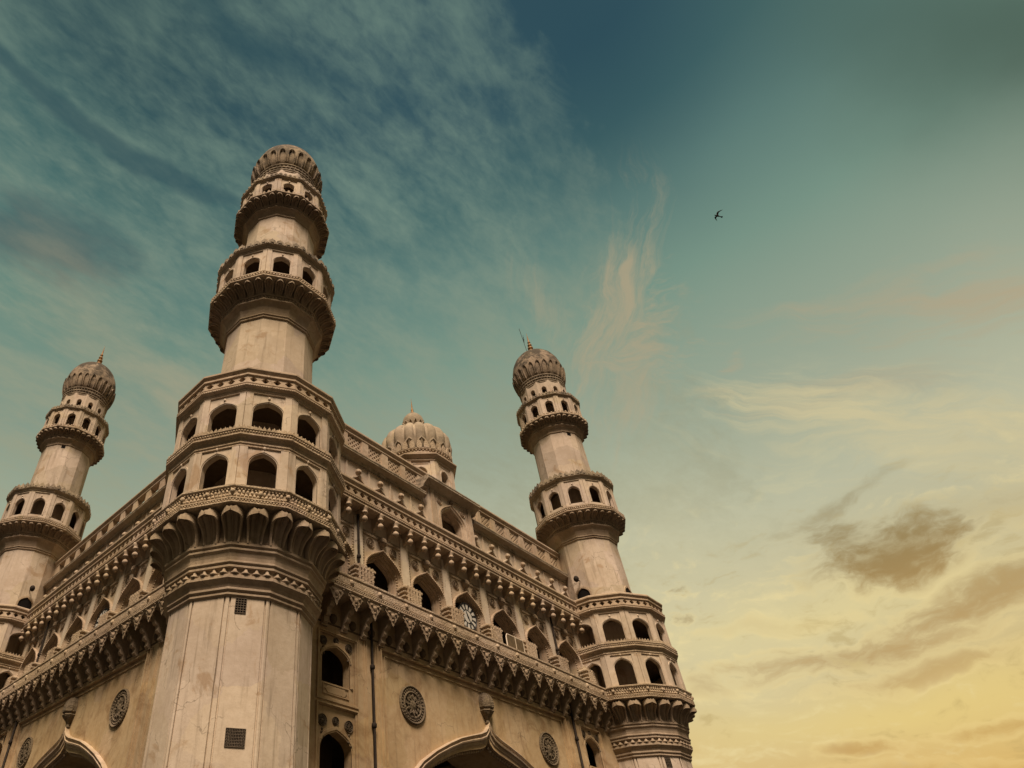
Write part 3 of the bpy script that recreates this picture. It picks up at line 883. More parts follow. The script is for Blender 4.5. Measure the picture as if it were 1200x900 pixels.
def bud(M, uc, v0, h, d, r):
    """carved flower-bud finial, half round against the wall"""
    b = MB()
    p = M(uc, 0, d)
    pr = [(.18, 0), (.30, .06), (.22, .14), (.42, .22), (.75, .32), (.95, .40), (.80, .44), (1.0, .50), (1.0, .66), (.85, .82), (.55, .93), (.1, 1.0)]
    rows = []
    n = 16
    for i, (rr, hh) in enumerate(pr):
        row = []
        for j in range(n):
            q = 1.0 + (.10 if j % 2 else -.05) * (1 if .3 < hh < .95 else 0)
            row.append((p[0] + r * rr * q * cos(2 * pi * j / n), p[1] + r * rr * q * sin(2 * pi * j / n), v0 + h * hh))
        rows.append(row)
    b.grid(rows, True)
    return b


def pendant_mesh(p):
    b = MB()
    js = random.uniform(.76, .90)
    n = 10
    pr = [(.15, .80), (.20, .74), (.19, .66), (.14, .58), (.17, .50), (.21, .46), (.13, .42), (.08, .37), (.07, .31), (.12, .27), (.165, .2), (.16, .13), (.09, .06), (.035, .03), (.01, -.04)]
    rows = []
    for rr, hh in pr:
        rows.append([(p[0] + js * rr * (1.0 + (.12 if (j % 2 and hh > .5) else 0)) * cos(2 * pi * j / n), p[1] + js * rr * (1.0 + (.12 if (j % 2 and hh > .5) else 0)) * sin(2 * pi * j / n), p[2] + hh) for j in range(n)])
    b.grid(rows, True, True)
    return b


def facade(M, kind):
    """kind: 'street' (right-hand front), 'side' (left-hand front)"""
    dw = -0.3
    b = MB()
    # plain strips and bays
    zt = 12.6
    def rect(u0, u1, v0, v1, d): b.quad(M(u0, v0, d), M(u1, v0, d), M(u1, v1, d), M(u0, v1, d))
    for s in (0, 1):
        X = (lambda u: u) if s == 0 else (lambda u: 26 - u)
        MM = (lambda u, v, d: M(u, v, d)) if s == 0 else (lambda u, v, d: M(26 - u, v, d))
        def rc(u0, u1, v0, v1, d): b.quad(MM(u0, v0, d), MM(u1, v0, d), MM(u1, v1, d), MM(u0, v1, d))
        rc(1.5, 3.58, .12, zt, dw); rc(5.28, 6.72, .12, zt, dw)
        rc(3.58, 5.28, 11.0, zt, dw); rc(3.58, 5.28, 8.5, 8.76, dw); rc(3.58, 5.28, .12, 4.6, dw)
        c1 = arch(.67, 9.3, 10.1, 10.62, 4.40); c2 = arch(.71, 4.7, 7.15, 7.76, 4.42)
        for c, v0, v1 in ((c1, 8.76, 11.0), (c2, 4.6, 8.5)):
            b.panel(MM, 3.58, 5.28, v0, v1, c(0), dw - .07, dw - .42)
            b.grid([[MM(3.58, v0, dw), MM(5.28, v0, dw), MM(5.28, v1, dw), MM(3.58, v1, dw), MM(3.58, v0, dw)],
                    [MM(3.58, v0, dw - .07), MM(5.28, v0, dw - .07), MM(5.28, v1, dw - .07), MM(3.58, v1, dw - .07), MM(3.58, v0, dw - .07)]])
        # raised frames, arch mouldings, pilaster fillets
        frame(b, MM, 3.46, 5.40, 8.66, 11.10, .05, dw - .01, dw + .05)
        frame(b, MM, 3.46, 5.40, 4.5, 8.58, .05, dw - .01, dw + .05)
        b.mould(MM, c1, [(.14, dw - .072), (.13, dw - .02), (.05, dw - .02), (.03, dw - .05), (0, dw - .05), (0, dw - .09)])
        b.mould(MM, c2, [(.14, dw - .072), (.13, dw - .02), (.05, dw - .02), (.03, dw - .05), (0, dw - .05), (0, dw - .09)])
        frame(b, MM, 3.80, 5.02, 8.90, 9.26, .03, dw - .075, dw - .035)
        b.prism(MM, [(3.9, 9.08), (4.02, 8.96), (4.8, 8.96), (4.92, 9.08), (4.8, 9.2), (4.02, 9.2)], dw - .075, dw - .045)
        for u in (5.72, 5.84, 6.30, 6.42):
            b.box(MM, u, u + .04, .12, 11.25, dw - .01, dw + .035)
    # portal panel
    rect(6.72, 19.28, 11.12, zt, dw)
    b.panel(M, 6.72, 19.28, .12, 11.12, ogee(.62), dw - .10, dw - 2.6)
    b.grid([[M(6.72, .12, dw), M(6.72, 11.12, dw), M(19.28, 11.12, dw), M(19.28, .12, dw)],
            [M(6.72, .12, dw - .1), M(6.72, 11.12, dw - .1), M(19.28, 11.12, dw - .1), M(19.28, .12, dw - .1)]])
    b.box(M, 6.60, 19.40, 11.13, 11.20, dw - .01, dw + .05)
    for u0 in (6.60, 19.33):
        b.box(M, u0, u0 + .07, .12, 11.13, dw - .01, dw + .05)
    b.box(M, 6.88, 19.12, 10.94, 10.99, dw - .11, dw - .05)
    for u0 in (6.88, 19.07):
        b.box(M, u0, u0 + .05, .12, 10.94, dw - .11, dw - .05)
    fac = b.build('facade', M_WALL, mon, LOC0)
    # dark backs of the niches
    for X in (4.40, 21.6):
        b = MB()
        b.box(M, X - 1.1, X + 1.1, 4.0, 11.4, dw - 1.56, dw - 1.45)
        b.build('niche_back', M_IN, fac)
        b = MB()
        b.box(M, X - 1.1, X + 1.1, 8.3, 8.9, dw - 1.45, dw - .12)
        b.build('niche_floor', M_IN, fac)
    # portal arch mouldings
    b = MB()
    b.mould(M, ogee, [(0.0, dw - .105), (0.0, dw + .06), (.05, dw + .09), (.11, dw + .06), (.13, dw + .02), (.2, dw + .02), (.23, dw + .07), (.3, dw + .05), (.33, dw - .03), (.45, dw - .05), (.47, dw - .09), (.58, dw - .12), (.63, dw - .12), (.64, dw - .2)])
    b.build('portal_moulding', M_TRIM, fac)
    b = MB()
    for sgn in (-1, 1):
        pts = [p for p in ogee(.66) if (p[0] - 13) * sgn >= -1e-6]
        pts.sort(key=lambda p: -p[1])
        acc = 0; step = .16
        for (p, q) in zip(pts[:-1], pts[1:]):
            ln = math.dist(p, q); t = step - acc
            while t < ln:
                k = t / ln
                b.bead(M(p[0] + (q[0] - p[0]) * k, p[1] + (q[1] - p[1]) * k - .02, dw - .3), .075)
                t += step
            acc = (acc + ln) % step
    b.build('bead_row', M_CARVE, fac)
    # medallions and bud finial
    for X in (8.37, 17.55):
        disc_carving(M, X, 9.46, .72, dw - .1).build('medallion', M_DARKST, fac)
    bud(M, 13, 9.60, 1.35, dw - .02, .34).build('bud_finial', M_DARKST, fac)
    for X in (4.40, 21.6):
        b = MB()
        for (du, v, r) in ((-.62, 10.74, .17), (0, 10.86, .12), (.62, 10.74, .17), (-.60, 8.02, .2), (0, 8.08, .15), (.60, 8.02, .2)):
            sub = disc_carving(M, X + du, v, r, dw - .07, 8)
            b.add(sub.v, sub.f)
            if du:
                for q in range(4):
                    b.bead(M(X + du * (1 + .05 * q * (1 if q % 2 else -.4)), v - r - .08 - .11 * q, dw - .06), .05)
        b.build('niche_rosette', M_DARKST, fac)
    # ---------------- first balcony
    b = MB()
    b.strip_profile(M, [(dw, 12.30), (.36, 12.34), (.40, 12.40), (.43, 12.44), (.43, 12.49), (.46, 12.5), (.50, 12.52), (.50, 12.57), (.46, 12.58), (.46, 12.66), (.50, 12.67), (.50, 12.71), (.42, 12.72), (.42, 13.03), (.48, 13.05), (.50, 13.08), (.50, 13.15), (.47, 13.17), (.28, 13.17), (.28, 12.62), (-4.4, 12.62)], 1.6, 24.4)
    u = 2.9
    while u < 23.2:
        b.bead(M(u, 12.62, .47), .04); u += .105
    u = 2.9; i = 0
    while u < 23.2:
        if i % 17: b.box(M, u, u + .055, 12.76, 13.0, .42, .475)
        else: b.bead(M(u + .03, 12.88, .44), .12, .13, 8, 5)
        u += .085 if i % 17 else .14; i += 1
    b.build('balcony', M_CARVE, fac)
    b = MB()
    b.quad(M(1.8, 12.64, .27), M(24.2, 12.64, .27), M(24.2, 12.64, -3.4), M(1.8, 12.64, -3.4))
    b.build('darkened_balcony_floor', M_SHADE, fac)  # added dark sheet over the floor, cuts bounce light into the arches
    # hanging lace fringe
    b = MB()
    cs = [13 + .98 * (i + .5) for i in range(-11, 11)]
    for c in cs:
        jt = random.uniform(-.07, .05)
        prev = [(c - .49, 12.50), (c - .48, 12.44), (c - .40, 12.41), (c - .38, 12.34), (c - .29, 12.28), (c - .27, 12.20), (c - .19, 12.13), (c - .17, 12.05), (c - .09, 11.98), (c - .07, 11.90 + jt * .5), (c, 11.80 + jt)]
        pl = prev + [(2 * c - x, y) for x, y in reversed(prev[:-1])]
        b.prism(M, pl, .39, .44)
        b.bead(M(c, 12.22, .45), .09, .13, 6, 4)
        for s in (-1, 1):
            b.bead(M(c + s * .17, 12.34, .445), .07, .06); b.bead(M(c + s * .33, 12.45, .445), .06, .04)
        b.bead(M(c, 12.05, .445), .055, .06)
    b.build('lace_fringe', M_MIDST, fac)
    pr = [(dw, 11.28), (dw + .14, 11.28), (dw + .20, 11.33), (dw + .18, 11.45), (dw + .20, 11.52), (dw + .31, 11.54), (dw + .36, 11.62), (dw + .34, 11.74), (dw + .38, 11.80), (dw + .48, 11.82), (dw + .54, 11.92), (dw + .50, 12.04), (dw + .56, 12.10), (dw + .64, 12.16), (dw + .66, 12.32), (dw, 12.33)]
    for c in cs:
        if 2.6 < c < 23.4:
            b = MB()
            b.side_prism(M, pr, c - .10, c + .10)
            b.box(M, c - .15, c + .17, 11.22, 11.30, dw, dw + .10)
            b.bead(M(c, 11.98, .36), .07, .09)
            b.build('bracket', M_CORB, fac)
    b = MB()
    for c in cs[:-1]:
        cc = c + .49
        b.bead(M(cc, 11.62, dw), .17, .2, 8, 5)
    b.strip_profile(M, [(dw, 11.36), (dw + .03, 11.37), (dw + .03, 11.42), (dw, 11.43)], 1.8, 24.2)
    b.build('bracket_frieze', M_SHADE, fac)
    # ---------------- gallery arcade
    dg = -0.6
    b = MB()
    axs = [13 + 2.87 * k for k in range(-3, 4)]
    hw = 1.435
    for c in axs:
        cv = arch(.84, 12.7, 14.62, 15.42, c, 8, cusp=.22, pw=2.0)
        b.panel(M, c - hw, c + hw, 12.6, 17.4, cv(.22), dg, dg - .25)
    rect(1.2, axs[0] - hw, 12.6, 17.4, dg); rect(axs[-1] + hw, 24.8, 12.6, 17.4, dg)
    b.build('gallery_wall', M_GALL, fac)
    for c in axs:
        b = MB()
        cv = arch(.84, 12.7, 14.62, 15.42, c, 8, cusp=.22, pw=2.0)
        b.mould(M, cv, [(.30, dg - .01), (.30, dg + .12), (.24, dg + .13), (.235, dg + .0), (.19, dg + .01), (.185, dg - .12), (.13, dg - .11), (.125, dg - .24), (.07, dg - .23), (.065, dg - .35), (.0, dg - .34), (0, dg - .5)])
        for of_, dd, st_ in ((.15, dg - .10, .13), (.265, dg + .125, .10)):
            pts = cv(of_); acc = 0
            for (p, q) in zip(pts[:-1], pts[1:]):
                ln = math.dist(p, q); t_ = st_ - acc
                while t_ < ln:
                    k_ = t_ / ln
                    b.bead(M(p[0] + (q[0] - p[0]) * k_, p[1] + (q[1] - p[1]) * k_, dd), st_ * .34)
                    t_ += st_
                acc = (acc + ln) % st_
        b.build('arch_moulding', M_TRIM, fac)
        b = MB()
        frame(b, M, c - 1.24, c + 1.24, 12.8, 16.44, .04, dg - .01, dg + .05)
        b.box(M, c - 1.2, c + 1.2, 16.22, 16.39, dg - .01, dg + .03)
        for s in (-1, 1):
            q = c + s * 1.13
            b.box(M, q - .06, q + .06, 14.3, 16.2, dg - .01, dg + .02)
            for i in range(14):
                b.bead(M(q, 14.4 + .13 * i, dg + .02), .045)
        for i in range(18):
            u = c - 1.1 + 2.2 * i / 17
            b.prism(M, [(u - .055, 16.24), (u + .055, 16.24), (u + .055, 16.37), (u, 16.30), (u - .055, 16.37)], dg + .02, dg + .06)
        b.build('arch_frame', M_CARVE, fac)
        for s in (-1, 1):
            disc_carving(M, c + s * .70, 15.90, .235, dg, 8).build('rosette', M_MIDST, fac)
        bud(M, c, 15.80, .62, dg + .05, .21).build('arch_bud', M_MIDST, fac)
    # pier faces and stepped pedestals
    pu = [13 + 2.87 * (k + .5) for k in range(-4, 4)]
    for p in pu:
        b = MB()
        b.box(M, p - .24, p + .24, 14.3, 16.9, dg - .01, dg + .075)
        b.build('pier_face', M_PIER, fac)
        b = MB()
        ofs = [(12.7, .30), (13.3, .30), (13.36, .36), (13.44, .36), (13.5, .31), (13.58, .38), (13.66, .38), (13.7, .33), (13.78, .41), (13.86, .41), (13.9, .35), (14.0, .43), (14.08, .43), (14.12, .38), (14.2, .46), (14.28, .46), (14.34, .40)]
        rows = []
        for z, q in ofs:
            h_ = q + .10
            rows.append([M(p - h_, z, dg - .02), M(p - h_, z, dg + q), M(p + h_, z, dg + q), M(p + h_, z, dg - .02)])
        b.grid(rows)
        b.add(rows[-1], ((0, 1, 2, 3),))
        for i in range(5):
            q_ = p - .36 + .18 * i
            b.box(M, q_ - .035, q_ + .035, 13.32, 14.33, dg + .2, dg + .49)
            b.box(M, p - .60, p - .2, 13.4 + .2 * i, 13.46 + .2 * i, dg + .15, dg + .45)
        for z in (13.4, 13.62, 13.82, 14.04, 14.24):
            for i in range(9):
                b.bead(M(p - .42 + .105 * i, z, dg + .41 if z > 13.7 else dg + .37), .035)
        b.build('pedestal', M_CARVE, fac)
    # corridor behind the arcade
    b = MB()
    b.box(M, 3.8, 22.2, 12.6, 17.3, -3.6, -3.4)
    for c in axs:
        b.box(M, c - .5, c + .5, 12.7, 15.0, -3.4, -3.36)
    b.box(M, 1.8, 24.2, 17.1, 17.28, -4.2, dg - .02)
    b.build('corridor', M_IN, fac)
    # ---------------- upper cornice: brackets, pendants, pierced band
    cs2 = [13 + .957 * (i + .5) for i in range(-11, 11)]
    pr = [(dg, 16.45), (dg + .08, 16.46), (dg + .12, 16.6), (dg + .24, 16.66), (dg + .27, 16.82), (dg + .42, 16.9), (dg + .48, 17.04), (dg + .56, 17.08), (dg + .56, 17.22), (dg, 17.22)]
    for c in cs2:
        b = MB()
        b.side_prism(M, pr, c - .085, c + .085)
        b.build('cornice_bracket', M_TRIM, fac)
        pendant_mesh(M(c, 16.43, -.13)).build('pendant', M_TRIM, fac)
    b = MB()
    b.strip_profile(M, [(dg, 17.12), (-.05, 17.14), (0, 17.17), (0, 17.22), (-.04, 17.24), (0.0, 17.28), (.03, 17.30), (.03, 17.36), (-.01, 17.38), (.03, 17.41), (.03, 17.46), (-.04, 17.48)], 1.6, 24.4)
    b.strip_profile(M, [(-.04, 17.86), (.02, 17.87), (.02, 17.93), (-.02, 17.96), (.03, 18.02), (.08, 18.10), (.08, 18.18), (.04, 18.24), (-.36, 18.24), (-.36, 17.3)], 1.6, 24.4)
    n = 54; cw = 22.8 / n
    for i in range(n):
        u0 = 1.6 + cw * i
        hole_cell(b, M, u0, u0 + cw, 17.48, 17.86, lambda t: (.165 if abs(math.sin(2 * t)) < .3 else .115), -.04, -.2)
    u = 2.9
    while u < 23.1:
        b.bead(M(u, 17.33, .02), .035); u += .11
    b.build('pierced_band', M_TRIM, fac)
    # scalloped cresting on the band
    b = MB()
    n = 60
    for i in range(n):
        u = 2.0 + 22 * (i + .5) / n
        b.prism(M, [(u - .16, 18.2), (u + .16, 18.2), (u + .16, 18.27), (u, 18.36), (u - .16, 18.27)], -.30, -.2)
    b.build('cresting', M_CREST, fac)
    # ---------------- attic wall with blind arches
    da = -1.1
    b = MB()
    nn = 16; sp = 1.47
    blocks = kind == 'street'
    for i in range(-8, 8):
        c = 13 + sp * (i + .5)
        if i == 0:
            rect(.9, 13 - sp * 8, 17.9, 20.7, da)
            b.build('attic_wall', M_SHAFT, fac); b = MB()
        if blocks and abs(c - 13) < 2.0: continue
        cv = arch(.64, 18.0, 18.9, 19.6, c, 6, cusp=.2, pw=1.7)
        b.panel(M, c - sp / 2, c + sp / 2, 17.9, 20.7, cv(0), da, da - .35)
        b.mould(M, cv, [(.09, da), (.08, da + .05), (.02, da + .05), (0, da)])
        b.box(M, c - sp / 2 - .05, c - sp / 2 + .05, 18, 20.25, da - .01, da + .05)
    rect(13 + sp * 8, 25.1, 17.9, 20.7, da)
    b.build('attic_wall', M_SHAFT, fac)
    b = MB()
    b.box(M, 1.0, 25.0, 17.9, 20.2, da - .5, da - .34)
    b.build('attic_back', M_SHADE, fac)
    for i in range(-8, 8):
        c = 13 + sp * (i + .5)
        if blocks and abs(c - 13) < 2.0: continue
        bud(M, c, 19.62, .42, da + .05, .15).build('attic_bud', M_TRIM, fac)
    # projecting eave slab
    gaps = [(1.5, 11.0), (15.0, 24.5)] if blocks else [(1.5, 24.5)]
    for (a0, a1) in gaps:
        b = MB()
        b.strip_profile(M, [(da, 20.24), (da + .04, 20.26), (da + .04, 20.33), (da + .02, 20.35), (da + .07, 20.40), (da + .10, 20.52), (-.80, 20.60), (-.75, 20.62), (-.75, 20.67), (-.79, 20.69), (-.75, 20.74), (-.76, 20.80), (-.86, 20.84), (-1.2, 20.9)], a0, a1)
        for uu in (a0, a1):
            b.add([M(uu, z, d) for d, z in [(da, 20.24), (da + .10, 20.52), (-.75, 20.62), (-.76, 20.80), (-1.2, 20.9)]], ((0, 1, 2, 3, 4),))
        u = a0 + .2
        while u < a1 - .1:
            b.box(M, u, u + .06, 20.26, 20.36, da + .03, da + .075); u += .13
        b.build('eave', M_CREST, fac)
    # roof parapet of pierced screens
    dj = -1.2
    b = MB()
    b.strip_profile(M, [(dj, 20.5), (dj, 21.22), (dj + .05, 21.24), (dj + .05, 21.3), (dj, 21.32)], 1.2, 24.8)
    b.strip_profile(M, [(dj, 22.10), (dj + .05, 22.13), (dj + .05, 22.2), (dj + .02, 22.23), (dj + .1, 22.32), (dj + .14, 22.38), (dj + .14, 22.46), (dj + .1, 22.52), (dj - .3, 22.6), (dj - .32, 22.10), (dj, 22.10)], 1.2, 24.8)
    b.box(M, 1.2, 24.8, 20.3, 21.3, dj - .3, dj - .004)
    if blocks:
        cen = [9.15 - 1.41 * k for k in range(5)] + [16.75 + 1.41 * k for k in range(6)]
        cen = sorted(cen + [10.45, 15.45]); hwj = .48
    else:
        cen = [13 + 1.46 * k for k in range(-7, 8)]; hwj = .50
    ed = [1.2] + [x for c in cen for x in (c - hwj, c + hwj)] + [24.8]
    for i in range(0, len(ed), 2):
        if ed[i + 1] > ed[i]:
            b.box(M, ed[i], ed[i + 1], 21.31, 22.11, dj - .3, dj + .02)
    b.build('roof_parapet', M_TRIM, fac)
    b2 = MB()  # added dark backing so the screen holes look shaded
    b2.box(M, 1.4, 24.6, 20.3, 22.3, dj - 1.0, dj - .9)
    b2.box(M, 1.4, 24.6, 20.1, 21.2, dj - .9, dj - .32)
    b2.build('added_dark_back', M_SHADE, fac)
    if blocks:
        for c in cen:
            b = MB()
            frame(b, M, c - hwj + .004, c + hwj - .004, 21.322, 22.096, .05, dj - .22, dj - .03)
            # lattice of crossing bars
            L0, L1, z0, z1 = c - hwj + .05, c + hwj - .05, 21.35, 22.07
            hgt = z1 - z0
            for s in (-1, 1):
                q = L0 - hgt
                while q < L1 + hgt:
                    # line u = q + s*(v - z0), clipped to the panel
                    pts = []
                    va, vb = z0, z1
                    ua, ub = (q, q + hgt) if s > 0 else (q + hgt, q)
                    du = (ub - ua) / (vb - va)
                    lo, hi = va, vb
                    for lim in (L0, L1):
                        vv = va + (lim - ua) / du
                        if du > 0:
                            lo, hi = (max(lo, vv), hi) if lim == L0 else (lo, min(hi, vv))
                        else:
                            lo, hi = (lo, min(hi, vv)) if lim == L0 else (max(lo, vv), hi)
                    if hi - lo > .05:
                        p0 = (ua + du * (lo - va), lo); p1 = (ua + du * (hi - va), hi)
                        k_ = .06
                        b.prism(M, [(p0[0] - k_, p0[1]), (p0[0] + k_, p0[1]), (p1[0] + k_, p1[1]), (p1[0] - k_, p1[1])], dj - .16 + .003 * s, dj - .05 + .003 * s)
                    q += .27
            b.build('pierced_screen', M_TRIM, fac)
    return fac, axs


MR = lambda u, v, d: (u, -d, v)
ML = lambda u, v, d: (-d, u, v)
facR, axs = facade(MR, 'street')
facL, _ = facade(ML, 'side')

# arched block in the middle of the right front
b = MB()
db_ = -0.8
cv = arch(.82, 18.0, 19.75, 20.55, 13.0, 8, cusp=.22, pw=2.0)
b.panel(MR, 11.2, 14.8, 17.9, 21.3, cv(.2), db_, db_ - 1.6)
for uu in (11.2, 14.8):
    b.quad(MR(uu, 17.9, db_), MR(uu, 17.9, -3.2), MR(uu, 21.3, -3.2), MR(uu, 21.3, db_))
blk = b.build('attic_porch', M_SHAFT, facR)
b = MB()
b.mould(MR, cv, [(.28, db_ - .01), (.28, db_ + .06), (.22, db_ + .07), (.18, db_ + .01), (.14, db_ + .03), (.08, db_ + .0), (.05, db_ - .08), (0, db_ - .1), (0, db_ - .5)])
frame(b, MR, 11.72, 14.28, 17.95, 21.08, .05, db_ - .01, db_ + .05)
for s in (11.48, 14.52):
    b.box(MR, s - .13, s + .13, 18.0, 21.2, db_ - .01, db_ + .07)
b.build('porch_moulding', M_TRIM, facR)
for s in (-1, 1):
    disc_carving(MR, 13 + s * .95, 20.72, .22, db_, 8).build('rosette', M_TRIM, facR)
bud(MR, 13, 20.78, .36, db_ + .04, .12).build('arch_bud', M_DARKST, facR)
b = MB()
pr = [(-.80, 21.12), (-.74, 21.16), (-.74, 21.22), (-.68, 21.28), (-.42, 21.44), (-.36, 21.46), (-.36, 21.53), (-.4, 21.55), (-.36, 21.60), (-.37, 21.67), (-.5, 21.70), (-1.25, 21.72)]
b.strip_profile(MR, pr, 10.85, 15.15)
for uu in (10.85, 15.15):
    b.add([MR(uu, z, d) for d, z in pr] + [MR(uu, 21.1, -1.25)], (tuple(range(len(pr) + 1)),))
b.quad(MR(10.85, 21.12, -.8), MR(15.15, 21.12, -.8), MR(15.15, 21.1, -1.25), MR(10.85, 21.1, -1.25))
b.quad(MR(10.85, 21.72, -1.25), MR(15.15, 21.72, -1.25), MR(15.15, 21.1, -1.25), MR(10.85, 21.1, -1.25))
b.build('eave', M_CREST, facR)
b = MB()
b.box(MR, 11.3, 14.7, 17.9, 21.0, -3.1, -2.4)
b.build('porch_back', M_IN, facR)

# ------------------------------------------------------------------ kiosk with ribbed dome over that block
KX, KY = 13.0, 2.8
KL = (KX - 13, KY - 13, 0)
b = MB()
for k in range(8):
    F = face(k, 8)
    W_ = 2 * 1.86 * math.tan(pi / 8)
    c = arch(.31, 21.9, 22.75, 23.12, n=6, cusp=.1)
    b.panel(F, -W_ / 2, W_ / 2, 21.5, 23.75, c(0), 1.86, 1.5)
    b.mould(F, c, [(.10, 1.862), (.09, 1.90), (.03, 1.90), (0, 1.87)])
    for s in (-1, 1):
        e = W_ / 2
        b.box(F, min(s * e * .998, s * (e - .24)), max(s * e * .998, s * (e - .24)), 21.5, 23.6, 1.85, 1.92)
    frame(b, F, -.46, .46, 21.6, 23.4, .035, 1.855, 1.885)
kio = b.build('kiosk', M_SHAFT, mon, KL)
b = MB()
b.lathe([(1.86, 23.5), (1.95, 23.56), (1.95, 23.62), (1.92, 23.65), (2.0, 23.72), (2.08, 23.8), (2.14, 23.86), (2.14, 23.94), (2.05, 23.98), (1.9, 24.0), (1.2, 24.02)], 8, 22.5)
b.lathe([(1.5, 23.3), (.2, 23.3)], 8, 22.5)
b.build('eave', M_TRIM, kio)
b = MB()
b.lathe([(1.95, 23.95), (2.02, 24.05), (2.02, 24.14), (1.97, 24.17), (1.97, 24.3), (2.05, 24.34), (2.05, 24.4), (1.95, 24.43), (1.9, 24.5)], 40, 0)
for i in range(64):
    a = 2 * pi * i / 64
    b.bead((2.01 * cos(a), 2.01 * sin(a), 24.24), .06)
for i in range(32):
    a = 2 * pi * i / 32
    F = face(i, 32)
    b.prism(F, [(-.14, 24.4), (.14, 24.4), (.15, 24.65), (.09, 24.85), (0, 24.98), (-.09, 24.85), (-.15, 24.65)], 1.99, 2.07)
b.build('petal_ring', M_CARVE, kio)
b = MB()
prof = [(1.72, 24.45), (1.90, 24.8), (2.03, 25.2), (2.10, 25.6), (2.06, 26.0), (1.90, 26.35), (1.62, 26.65), (1.25, 26.86), (.85, 26.98), (.42, 27.05)]
rows = []
for r, z in prof:
    row = []
    for i in range(144):
        a = 2 * pi * i / 144
        q = abs(sin(9 * a))
        row.append(((r * (.86 + .16 * q ** .5)) * cos(a), (r * (.86 + .16 * q ** .5)) * sin(a), z))
    rows.append(row)
b.grid(rows, True, True)
for i in range(18):
    # pointed hollow leaves at the foot of the ribs
    F = face(i, 18, 10)
    for q0, dd in ((.30, 0), (.20, .03)):
        pass
    c_ = arch(.17, 24.5, 24.86, 25.12, n=5, cusp=.3)
    rr = 1.93
    b.mould(lambda u, v, d: F(u, v, d + (v - 24.5) * .20), c_, [(.13, rr - .2), (.12, rr), (.03, rr + .02), (0, rr - .02), (-.03, rr - .3)])
b.build('ribbed_dome', M_CLEAN, kio)
b = MB()
b.lathe([(.40, 26.95), (.60, 27.02), (.62, 27.1), (.48, 27.16), (.50, 27.3), (.60, 27.5), (.68, 27.75), (.68, 27.95), (.60, 28.25), (.42, 28.5), (.2, 28.65), (.06, 28.75)], 28, 0, apo=False, smooth=True)
for i in range(14):
    F = face(i, 14)
    c_ = arch(.075, 27.2, 27.5, 27.72, n=4, cusp=.3)
    b.mould(lambda u, v, d: F(u, v, d + (v - 27.2) * .30), c_, [(.06, .45), (.055, .575), (.01, .59), (0, .54), (-.02, .4)])
b.build('crowning_bulb', M_CLEAN, kio)
b = MB()
b.lathe([(.07, 28.7), (.12, 28.78), (.11, 28.88), (.05, 28.95), (.09, 29.05), (.05, 29.15), (.04, 29.4), (.015, 29.8), (.004, 30.1)], 10, 0, apo=False, smooth=True)
b.build('finial', M_BRASS, kio)
b = MB()
b.lathe([(.9, 21.5), (.9, 23.4)], 8, 22.5)
b.build('kiosk_core', M_IN, kio)

# ------------------------------------------------------------------ rear fronts, roof and inner walls of the monument
MB_ = lambda u, v, d: (u, 26 + d, v)
ME = lambda u, v, d: (26 + d, u, v)
for Mx in (MB_, ME):
    b = MB()
    q = lambda u0, u1, v0, v1, d: b.quad(Mx(u0, v0, d), Mx(u1, v0, d), Mx(u1, v1, d), Mx(u0, v1, d))
    q(1.5, 6.72, .12, 12.5, -.3); q(19.28, 24.5, .12, 12.5, -.3); q(6.72, 19.28, 11.12, 12.5, -.3)
    b.panel(Mx, 6.72, 19.28, .12, 11.12, ogee(.6), -.3, -2.9)
    b.strip_profile(Mx, [(-.3, 12.3), (.45, 12.45), (.5, 12.6), (.5, 13.15), (.3, 13.15), (.3, 12.6), (-4, 12.6)], 1.6, 24.4)
    for k in range(-3, 4):
        c = 13 + 2.87 * k
        b.panel(Mx, c - 1.435, c + 1.435, 12.6, 17.4, arch(1.0, 12.7, 14.6, 15.7, c)(0), -.6, -1.6)
    b.strip_profile(Mx, [(-.6, 17.1), (0, 17.2), (.05, 18.2), (-.4, 18.2)], 1.6, 24.4)
    b.strip_profile(Mx, [(-1.1, 18.1), (-1.1, 20.2), (-.75, 20.4), (-.8, 20.6), (-1.2, 20.6), (-1.2, 22.5), (-1.5, 22.5), (-1.5, 20)], 1.2, 24.8)
    b.build('rear_facade', M_WALL, mon, LOC0)
b = MB()
b.box(I, 1.7, 24.3, 1.7, 24.3, 19.7, 20.1)
b.box(I, .8, 25.2, .8, 25.2, 17.3, 17.6)
b.box(I, .4, 25.6, .4, 25.6, 12.05, 12.28)
b.build('floor_slab', M_IN, mon, LOC0)
b = MB()
b.box(I, 4.6, 21.4, 4.6, 21.4, 12.7, 19.6)
for x0 in (.9, 19.4):
    for y0 in (.9, 19.4):
        b.box(I, x0 + 1.0, x0 + 4.7, y0 + 1.0, y0 + 4.7, .12, 12.0)
b.build('inner_wall', M_IN, mon, LOC0)


